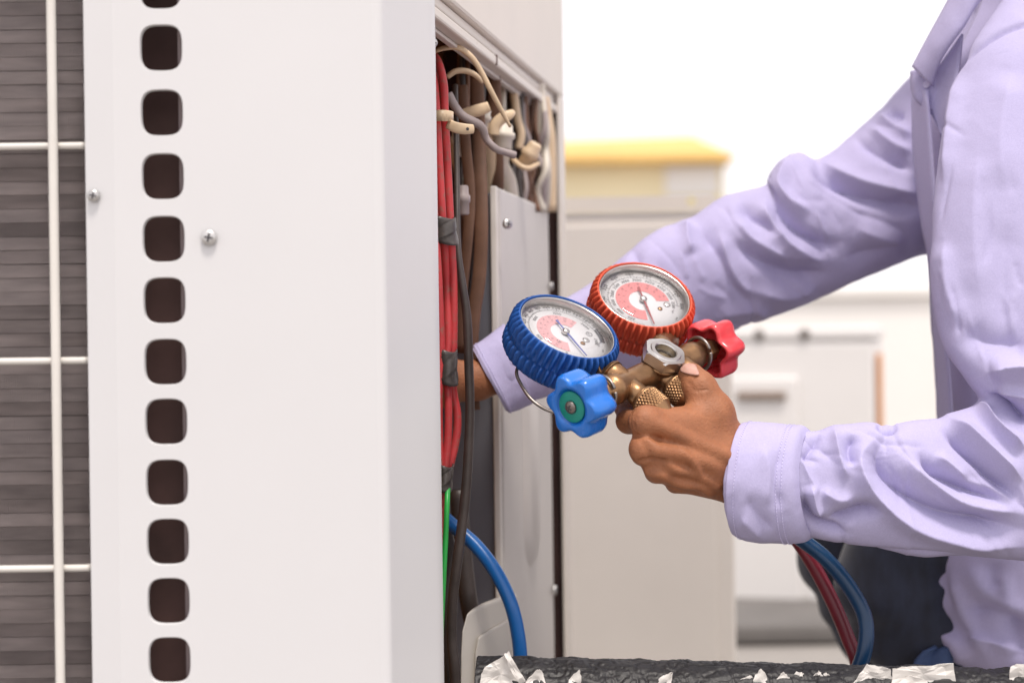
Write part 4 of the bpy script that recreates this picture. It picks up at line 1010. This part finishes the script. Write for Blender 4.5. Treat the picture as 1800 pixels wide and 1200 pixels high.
print('BODY', [len(b[0]) for b in BODY], nvb)
if nvb > .8*sum(len(b[0]) for b in BODY): body.add(co.reshape(-1, 3), fcs)
else:
    for v_, f_ in BODY: body.add(v_, [tuple(map(int, q)) for q in f_])
for ob in tmp: bpy.data.objects.remove(ob)
bo = obj('body', body, 'skin', person, recalc=False)
# thumb nail
mb = MB(); mb.grid(NAIL); solid(obj('thumb_nail', mb, 'nail', bo), .0009)
# hair cap on the head (above the picture)
S = SDF(V(.33,1.32,1.0), V(.60,1.53,1.23), .006); S.ell(V(.472,1.42,1.10), V(.100,.080,.105), .01)
v_, f_ = S.mesh(); keep = v_[:, 2] > 1.10+.25*(.46-v_[:, 0]); hb = MB(); hb.add(v_, [tuple(map(int, q)) for q in f_ if keep[q].all()]); solid(obj('hair', hb, 'hair', bo, recalc=False), .01, 1)

# ---- cloth tubes shaped by their outline, with modelled folds
def seg_dist(px, py, poly):
    """distance to a polyline, signed side and position along it"""
    best = np.full(px.shape, 1e9); sg_ = np.zeros(px.shape); tt = np.zeros(px.shape); L = np.r_[0, np.cumsum(np.linalg.norm(np.diff(poly, axis=0), axis=1))]
    for i in range(len(poly)-1):
        a, b = poly[i], poly[i+1]; ab = b-a; l2 = ab@ab
        t = np.clip(((px-a[0])*ab[0]+(py-a[1])*ab[1])/l2, 0, 1); ex = px-a[0]-t*ab[0]; ey_ = py-a[1]-t*ab[1]; d = np.hypot(ex, ey_)
        m = d < best; best = np.where(m, d, best); sg_ = np.where(m, np.sign(ab[0]*ey_-ab[1]*ex), sg_); tt = np.where(m, (L[i]+t*math.sqrt(l2))/L[-1], tt)
    return best, sg_, tt
def fold_field(px, py, folds):
    """folds: (polyline px, amplitude mm, width on its right side, width on its left side)"""
    d = np.zeros(px.shape)
    for poly, amp, w1, w2 in folds:
        poly = catmull(np.array(poly, float), 4); r, s_, t = seg_dist(px, py, poly)
        wd = np.where(s_ > 0, w1, w2); tp = np.clip(np.minimum(t, 1-t)*4, 0, 1); tp = .12+.88*tp*tp*(3-2*tp)
        d += 1.5*amp*tp*(.45*np.exp(-(r/wd)**2)+.55*np.exp(-1.7*r/wd))
    return d/1000
def cloth_tube(rings, nu, nv, folds, noise_mm=1.2, nscale=26, power=2.0, seed=0, shear=0.0):
    """rings: ((x,y) one edge, (x,y) other edge, Y distance, depth ratio)"""
    A = np.array([r[0] for r in rings], float); Bq = np.array([r[1] for r in rings], float)
    Yq = np.array([[r[2], r[3]] for r in rings], float)
    sub = max(2, int(math.ceil(nu/(len(rings)-1))))
    A, Bq, Yq = catmull(A, sub), catmull(Bq, sub), catmull(Yq, sub)
    th = np.arange(nv)*2*math.pi/nv; c, s_ = np.cos(th), np.sin(th)
    if power != 2.0:
        c = np.sign(c)*np.abs(c)**(2/power); s_ = np.sign(s_)*np.abs(s_)**(2/power)
    P = np.zeros((len(A), nv, 3))
    for i in range(len(A)):
        a, b = at(*A[i], Yq[i,0]), at(*Bq[i], Yq[i,0]); cc = (a+b)/2; e1_ = (a-b)/2; r = np.linalg.norm(e1_)*Yq[i,1]
        P[i] = cc+np.outer(c, e1_)+np.outer(s_, FV*r+RV*shear)
    Tu = np.gradient(P, axis=0); Tv = np.roll(P, -1, 1)-np.roll(P, 1, 1); Nn = np.cross(Tu, Tv); Nn /= np.linalg.norm(Nn, axis=2)[..., None]+1e-9
    cen = P.mean(1)[:, None]; flip = np.sign(((P-cen)*Nn).sum(2).mean()); Nn *= flip
    px, py = topx(P); d = fold_field(px, py, folds)
    nz = np.zeros(px.shape)
    for i in range(P.shape[0]):
        for j in range(nv):
            q = Vector(P[i,j]*nscale)+Vector((seed, 0, 0)); nz[i,j] = mnoise.noise(q)+.45*mnoise.noise(q*2.3)+.55*(.35-abs(mnoise.noise(q*2.9+Vector((3,1,7)))))
    d += nz*noise_mm/1000
    return P+Nn*d[..., None], Nn
def cloth_obj(name, P, parent, inside=None, mat_='shirt', label=None):
    mb = MB(); mb.grid(P, closed_v=True); o = obj(name, mb, mat_, parent, label=label); solid(o, .0012, -1); return o
def stitches(P, Nn, row, parent, every=3, off=.0005, rng=None, name='stitching', L=.55):
    """a run of short thread dashes along one ring of a cloth grid"""
    mb = MB(); ring = P[row]+Nn[row]*off; n = len(ring)
    # resample evenly
    cl = np.vstack([ring, ring[:1]]); seg = np.linalg.norm(np.diff(cl, axis=0), axis=1); cum = np.r_[0, np.cumsum(seg)]; tot = cum[-1]; st = .0026; m = int(tot/st)
    for k in range(m):
        t0, t1 = k*st, k*st+st*L
        p = [np.array([np.interp(t, cum, cl[:, a]) for a in range(3)]) for t in (t0, t1)]
        j = min(n-1, int(np.searchsorted(cum, t0))); nn = Nn[row][j]; d = nrm(p[1]-p[0]); b = np.cross(d, nn)
        mb.box((p[0]+p[1])/2, (p[1]-p[0])/2, b*.00026, nn*.0002)
    return obj(name, mb, 'thread', parent, recalc=False)

# trunk of the shirt
torso_rings = [((1745,-120),(1930,-150),1.42,.75), ((1720,-60),(2000,-80),1.425,.85), ((1680,20),(2080,0),1.43,.85), ((1636,130),(2150,100),1.43,.80),
    ((1614,210),(2170,230),1.43,.66), ((1622,330),(2180,360),1.43,.60), ((1634,450),(2190,500),1.43,.58), ((1640,560),(2200,620),1.43,.58), ((1648,680),(2210,740),1.43,.58),
    ((1650,800),(2220,860),1.43,.58), ((1638,900),(2230,980),1.43,.58), ((1626,985),(2240,1060),1.43,.58), ((1628,1045),(2250,1110),1.43,.57), ((1642,1088),(2250,1150),1.43,.57), ((1637,1118),(2240,1180),1.43,.57), ((1655,1150),(2230,1215),1.43,.56), ((1690,1172),(2200,1240),1.43,.55)]
tf = [([(1650,985),(1662,1030),(1672,1080)], -3, 8, 16), ([(1700,985),(1730,1030),(1760,1060),(1800,1070)], 5, 26, 14), ([(1690,1080),(1740,1070),(1800,1100)], -7, 22, 18), ([(1650,1110),(1680,1130),(1700,1165)], 6, 20, 14), ([(1740,985),(1745,1040)], -4, 10, 22), ([(1770,1080),(1790,1130),(1800,1170)], -6, 16, 20),
      ([(1652,470),(1660,600),(1690,740)], 3, 16, 14), ([(1690,560),(1720,640),(1740,720)], -4, 16, 20), ([(1636,250),(1648,360),(1652,470)], -3, 7, 7)]
tf = tf+[([(1670,1000),(1690,1060),(1720,1120),(1740,1165)], 5, 14, 10), ([(1760,1000),(1775,1050),(1800,1085)], 5, 14, 10), ([(1700,1120),(1750,1130),(1800,1150)], 5, 12, 12)]
P, Nn = cloth_tube(torso_rings, 190, 150, tf, 1.0, 16, seed=3)
shirt = cloth_obj('shirt', P, person, label='lavender cotton work shirt with long sleeves')
stitches(P, Nn, len(P)-4, shirt)
# placket: the doubled front edge
mb = MB(); G = []
pl_l = [(1604,150),(1606,260),(1614,340),(1622,400),(1632,450),(1637,520),(1642,600),(1650,700),(1652,790)]; pl_r = [(1630,160),(1638,260),(1644,340),(1650,400),(1656,450),(1660,520),(1664,600),(1672,700),(1674,790)]
for a, b in zip(catmull(np.array(pl_l, float), 4), catmull(np.array(pl_r, float), 4)):
    G.append([at(a[0]+(b[0]-a[0])*t, a[1]+(b[1]-a[1])*t, 1.362-.024*t+.012*(1-t)**2) for t in np.linspace(0, 1, 6)])
mb.grid(np.array(G)); solid(obj('placket', mb, 'shirt', shirt), .0025)

# far sleeve
up_e = [(1672,60),(1604,132),(1545,195),(1498,236),(1440,280),(1402,271),(1362,302),(1350,325),(1268,346),(1210,386),(1160,401),(1110,437),(1050,490),(1000,521),(950,544),(905,566),(870,588),(845,604)]
lo_e = [(1690,470),(1636,447),(1580,464),(1530,484),(1475,508),(1420,531),(1360,555),(1300,576),(1250,600),(1200,622),(1150,640),(1100,655),(1050,670),(1010,682),(975,693),(945,703),(918,713),(900,719)]
yy = [1.50,1.50,1.495,1.49,1.485,1.485,1.48,1.475,1.47,1.455,1.44,1.42,1.40,1.38,1.365,1.345,1.332,1.325]
far_rings = [(a, b, y, .80 if y > 1.4 else .72) for a, b, y in zip(up_e, lo_e, yy)]
ff = [([(1402,271),(1385,300),(1372,330),(1390,356),(1430,375)], 8, 20, 11), ([(1420,292),(1455,318),(1500,340),(1560,356),(1626,368)], -9, 13, 18), ([(1440,282),(1490,312),(1560,332),(1625,342)], 7, 15, 15),
      ([(1500,240),(1540,270),(1580,290),(1612,300)], -6, 10, 13), ([(1545,200),(1575,225),(1606,238)], 5, 13, 10), ([(1530,225),(1570,255),(1608,268)], 5, 12, 10), ([(1560,195),(1590,208)], -5, 9, 9),
      ([(1355,330),(1368,368),(1400,405),(1450,430),(1480,425)], -9, 18, 13), ([(1345,345),(1350,385),(1385,428),(1440,458)], 8, 16, 18), ([(1300,350),(1320,380),(1350,400),(1365,420)], -7, 15, 13), ([(1290,372),(1310,410),(1350,440),(1400,460)], 6, 16, 16),
      ([(1285,418),(1310,440),(1345,460),(1400,485),(1460,478)], -8, 16, 17), ([(1225,392),(1245,420),(1268,455),(1290,500),(1330,540)], -6, 15, 18), ([(1262,400),(1275,450),(1300,500),(1340,520)], 6, 17, 14), ([(1210,386),(1205,420),(1215,450)], 6, 13, 16),
      ([(1500,400),(1550,420),(1600,432)], 5, 22, 22), ([(1480,455),(1540,440),(1610,425)], -4, 18, 18), ([(1110,437),(1125,465),(1120,500)], -5, 12, 15), ([(1060,480),(1075,505)], 4, 13, 13), ([(1320,510),(1380,520),(1440,505)], 5, 18, 16), ([(1250,560),(1310,545),(1360,550)], 4, 14, 14),
      ([(870,590),(890,630),(900,680)], 2, 14, 14), ([(940,560),(955,600)], -4, 14, 14)]
def creases(n, xr, line, ang, seed):
    """small sharp creases scattered along an arm"""
    rn = random.Random(seed); out = []
    for i in range(n):
        x = rn.uniform(*xr); y0, y1 = line(x); y = rn.uniform(y0, y1); a = D2R(rn.gauss(*ang)); L_ = rn.uniform(25, 70); bend = rn.uniform(-.3, .3)
        p = [(x-L_*math.cos(a), y-L_*math.sin(a)), (x+bend*L_*math.sin(a)*.5, y-bend*L_*math.cos(a)*.5), (x+L_*math.cos(a), y+L_*math.sin(a))]
        out.append((p, rn.choice((-1, 1, -1))*rn.uniform(.5, 1.4), rn.uniform(4, 9), rn.uniform(4, 9)))
    return out
ff += creases(46, (960, 1620), lambda x: (np.interp(x, [960,1300,1600], [560,350,170]), np.interp(x, [960,1300,1600], [690,570,450])), (38, 26), 4)
ff = [(p_, a_*.85, w1_, w2_) for p_, a_, w1_, w2_ in ff]
P, Nn = cloth_tube(far_rings, 430, 200, ff, 1.0, 24, seed=11)
fs = cloth_obj('sleeve', P, shirt, label='far sleeve reaching into the open unit')
mb = MB(); row_ = []
# underarm seam
seam = [(1634,440),(1580,458),(1530,477),(1475,500),(1420,523),(1360,547),(1310,566)]
# far cuff
cr = [((888,572),(935,707),1.341,.72), ((870,585),(920,713),1.334,.72), ((850,600),(906,719),1.327,.72), ((833,611),(893,722),1.320,.72), ((833.5,613),(892,720),1.3202,.66), ((850,606),(904,712),1.327,.66), ((866,596),(914,704),1.332,.66)]
P, Nn = cloth_tube(cr, 60, 120, [([(880,600),(900,650)], 1.5, 12, 12)], .7, 40, seed=5)
P[:30] += Nn[:30]*.0016
cf = cloth_obj('cuff', P, shirt, label='cuff of the far sleeve')
stitches(P, Nn, int(len(P)*.44), shirt)

# near sleeve: shoulder, elbow out of the picture, forearm
near_rings = [((1800,-70),(2000,-90),1.37,.5), ((1765,-5),(2010,-20),1.31,.62), ((1708,85),(2010,90),1.28,.62), ((1682,150),(1990,150),1.268,.60), ((1660,240),(1975,260),1.25,.55), ((1645,340),(1965,370),1.235,.50), ((1639,440),(1960,480),1.225,.48), ((1641,530),(1960,580),1.218,.48),
    ((1660,610),(1975,690),1.212,.48), ((1700,668),(2005,800),1.208,.46), ((1724,700),(2010,905),1.205,.44), ((1716,712),(1950,975),1.203,.44), ((1690,722),(1850,988),1.20,.46), ((1652,734),(1770,982),1.197,.50), ((1612,738),(1700,974),1.194,.54), ((1570,741),(1628,978),1.191,.58), ((1520,742),(1560,970),1.19,.60), ((1470,748),(1490,958),1.189,.62), ((1432,757),(1432,948),1.188,.64), ((1404,757),(1400,940),1.188,.66), ((1380,757),(1372,936),1.187,.66)]
nf = [([(1569,752),(1541,800),(1570,856),(1661,904),(1800,930)], -9, 13, 22), ([(1543,768),(1510,808),(1531,862),(1585,908),(1661,940),(1810,960)], 9, 18, 15), ([(1587,775),(1598,816),(1642,856),(1700,886),(1800,902)], 7, 15, 16), ([(1612,790),(1640,830),(1700,860),(1770,885)], -8, 10, 12),
      ([(1654,745),(1700,795),(1750,842),(1795,880)], -9, 9, 14), ([(1668,735),(1722,780),(1800,846)], 9, 14, 17), ([(1640,800),(1672,822),(1700,846)], 5, 10, 12), ([(1722,706),(1748,750),(1805,790)], 9, 13, 12), ([(1735,692),(1770,716),(1810,742)], -11, 9, 13), ([(1738,655),(1770,646),(1830,648)], 12, 22, 16), ([(1745,690),(1780,694),(1830,706)], 5, 12, 12),
      ([(1466,752),(1474,800),(1490,846)], 5, 12, 14), ([(1500,760),(1492,790),(1500,822)], -6, 11, 12), ([(1440,760),(1424,790),(1410,815)], -4, 10, 10), ([(1424,850),(1432,884),(1446,912)], 7, 15, 10), ([(1412,868),(1420,900),(1450,926),(1490,938)], -7, 8, 12), ([(1452,912),(1480,908),(1520,892),(1556,900)], -8, 15, 12), ([(1440,860),(1475,878),(1500,872)], 4, 14, 12), ([(1540,742),(1556,752),(1580,748)], -5, 8, 10),
      ([(1400,946),(1470,960),(1560,968),(1700,972)], -2, 5, 5), ([(1684,130),(1706,96),(1735,72),(1768,54),(1805,43),(1850,40)], -3.5, 5, 4), ([(1690,120),(1672,220),(1660,330)], 4, 10, 16), ([(1720,260),(1712,400),(1725,540)], 3, 34, 38), ([(1775,380),(1762,500),(1775,600)], -3, 34, 30), ([(1690,575),(1730,600),(1810,605)], -6, 26, 28), ([(1660,420),(1668,500),(1690,580)], 4, 20, 16), ([(1780,120),(1760,240),(1765,340)], 4, 40, 30)]
nf += creases(28, (1390, 1800), lambda x: (760, 960), (40, 30), 8)+creases(12, (1660, 1800), lambda x: (180, 600), (75, 18), 9)
P, Nn = cloth_tube(near_rings, 560, 230, nf, .7, 22, seed=17)
ns_ = cloth_obj('sleeve', P, shirt, label='near sleeve bunched in folds along the forearm')
stitches(P, Nn, 6, shirt)
# near cuff
cr = [((1418,764),(1430,936),1.188,.78), ((1408,752),(1412,948),1.188,.82), ((1390,751),(1386,950),1.187,.82), ((1370,749),(1362,950),1.186,.82), ((1350,747),(1338,949),1.185,.82), ((1326,746),(1314,944),1.184,.82), ((1306,748),(1296,934),1.183,.82), ((1307,753),(1297,929),1.1832,.76), ((1326,755),(1318,934),1.184,.75), ((1350,757),(1340,936),1.185,.75)]
cfold = [([(1300,770),(1296,830),(1284,880)], 1.0, 12, 12), ([(1330,780),(1350,830),(1345,890)], 2.4, 18, 16), ([(1370,790),(1360,850),(1376,900)], -2.0, 14, 14), ([(1310,870),(1330,900),(1360,930)], -2.2, 14, 12), ([(1300,905),(1322,925),(1340,940)], 2.0, 10, 10)]
P, Nn = cloth_tube(cr, 110, 150, cfold, .8, 34, seed=23, shear=.0150)
k_ = int(len(P)*.66); P[:k_] += Nn[:k_]*.0022
cf = cloth_obj('cuff', P, shirt, label='wide stitched cuff above the near hand')
stitches(P, Nn, int(len(P)*.585), cf, name='edge_stitching'); stitches(P, Nn, int(len(P)*.20), cf, name='edge_stitching'); stitches(P, Nn, int(len(P)*.245), cf, name='edge_stitching')

# collar leaf, neckband and open front
def sheet(name, left, right, yl, yr, parent, bow=.006, n=8, th=.0022, lab=None, sub=6):
    L_, R_ = catmull(np.array([(*p, y) for p, y in zip(left, yl)], float), sub), catmull(np.array([(*p, y) for p, y in zip(right, yr)], float), sub)
    G = []
    for a, b in zip(L_, R_):
        G.append([at(*(a+(b-a)*t)[:2], a[2]+(b[2]-a[2])*t-bow*4*t*(1-t)+.0012*mnoise.noise(Vector((a[1]*.03, t*3, len(left))))) for t in np.linspace(0, 1, n)])
    mb = MB(); mb.grid(np.array(G)); o = obj(name, mb, 'shirt', parent, label=lab); solid(o, th); return o
sheet('collar', [(1604,118),(1622,84),(1645,42),(1668,0),(1700,-60),(1760,-110),(1850,-125),(1950,-90)], [(1640,153),(1649,118),(1668,84),(1696,46),(1726,0),(1790,-40),(1880,-50),(1960,-30)],
      [1.345,1.340,1.335,1.33,1.325,1.32,1.33,1.36], [1.338,1.328,1.318,1.312,1.308,1.302,1.31,1.35], shirt, .006, lab='turned-down shirt collar point')
sheet('neckband', [(1601,126),(1601,150),(1606,172),(1620,186),(1633,194)], [(1650,112),(1662,128),(1662,150),(1652,170),(1636,193)], [1.355,1.352,1.350,1.350,1.350], [1.345]*5, shirt, .003)
sheet('open_front', [(1628,150),(1632,190),(1640,205),(1650,226),(1657,246)], [(1692,60),(1686,120),(1676,170),(1668,215),(1660,246)], [1.350,1.347,1.344,1.341,1.338], [1.325,1.325,1.325,1.328,1.334], shirt, -.002)
sheet('far_collar', [(1700,-60),(1715,-20),(1722,10),(1700,60),(1665,130)], [(1760,-60),(1775,-20),(1770,10),(1735,70),(1690,140)], [1.40,1.39,1.38,1.37,1.36], [1.36,1.355,1.35,1.345,1.34], shirt, 0)
mb = MB(); mb.lathe([(.0030,0),(.0032,.0010),(.0028,.0016),(.0020,.0012),(.0001,.0012)], at(1629,149,1.3440), (-.5,-1,.1), seg=24); obj('button', mb, 'thread', shirt)
# trousers and shoes
def leg_tube(ky, hy, seed, lab):
    k1, k2, a_, h_ = V(.30,ky,.43), V(.36,ky,.25), V(.43,ky,.10), V(.68,hy,.30)
    path = [h_, h_*.5+V(.36,ky,.43)*.5, V(.42,ky,.425), V(.368,ky,.405), V(.39,ky,.345), V(.445,ky,.255), V(.51,ky,.16), V(.555,ky,.09)]
    rad = [.10,.088,.078,.070,.066,.062,.058,.056]
    mb = MB(); mb.tube(path, rad, seg=72, sub=22, caps=False)
    vv = np.array(mb.v); c = vv.mean(0); dn = []
    P_ = catmull(np.array(path), 22); n = len(P_)
    for i in range(len(vv)):
        p = vv[i]; d = p-P_[i//72]; d = d/np.linalg.norm(d); u = i//72
        q = Vector(p*18+seed); w_ = mnoise.noise(q)*.005+.0035*math.sin(u*.55+3*mnoise.noise(Vector(p*9)))*min(1, max(0, 1-abs(u-60)/50))
        dn.append(p+d*w_)
    mb.v = [tuple(p) for p in dn]; o = obj('trouser_leg', mb, 'trouser', person, label=lab); solid(o, .002); return o
leg_tube(KNEE_Y[0], 1.40, 1.3, 'dark navy trouser leg, knee drawn up'); leg_tube(KNEE_Y[1], 1.54, 4.1, None)
mb = MB(); mb.tube([V(.55,1.43,.40), V(.64,1.43,.30), V(.72,1.43,.24)], [.12,.15,.13], seg=40); obj('trouser_seat', mb, 'trouser', person)
mb = MB(); mb.grid(np.array([[at(a[0]+(1674-a[0])*t, a[1]+(1142-a[1])*t*.25, 1.40+.004*math.sin(t*6)) for t in np.linspace(0, 1, 8)] for a in ((1596,1215),(1602,1185),(1610,1160),(1624,1145),(1645,1136))])); solid(obj('undershirt_hem', mb, 'undershirt', person), .003)
for ky in KNEE_Y:
    S = SDF(V(.30,ky-.08,-.005), V(.70,ky+.08,.16), .005); S.cone(V(.60,ky,.045), V(.40,ky,.038), .042, .036, .02); S.cone(V(.59,ky,.06), V(.57,ky,.11), .045, .045, .02)
    v_, f_ = S.mesh(); v_[:,2] = np.maximum(v_[:,2], .004); mb = MB(); mb.add(v_, [tuple(map(int, q)) for q in f_]); obj('shoe', mb, 'shoe', person, recalc=False)
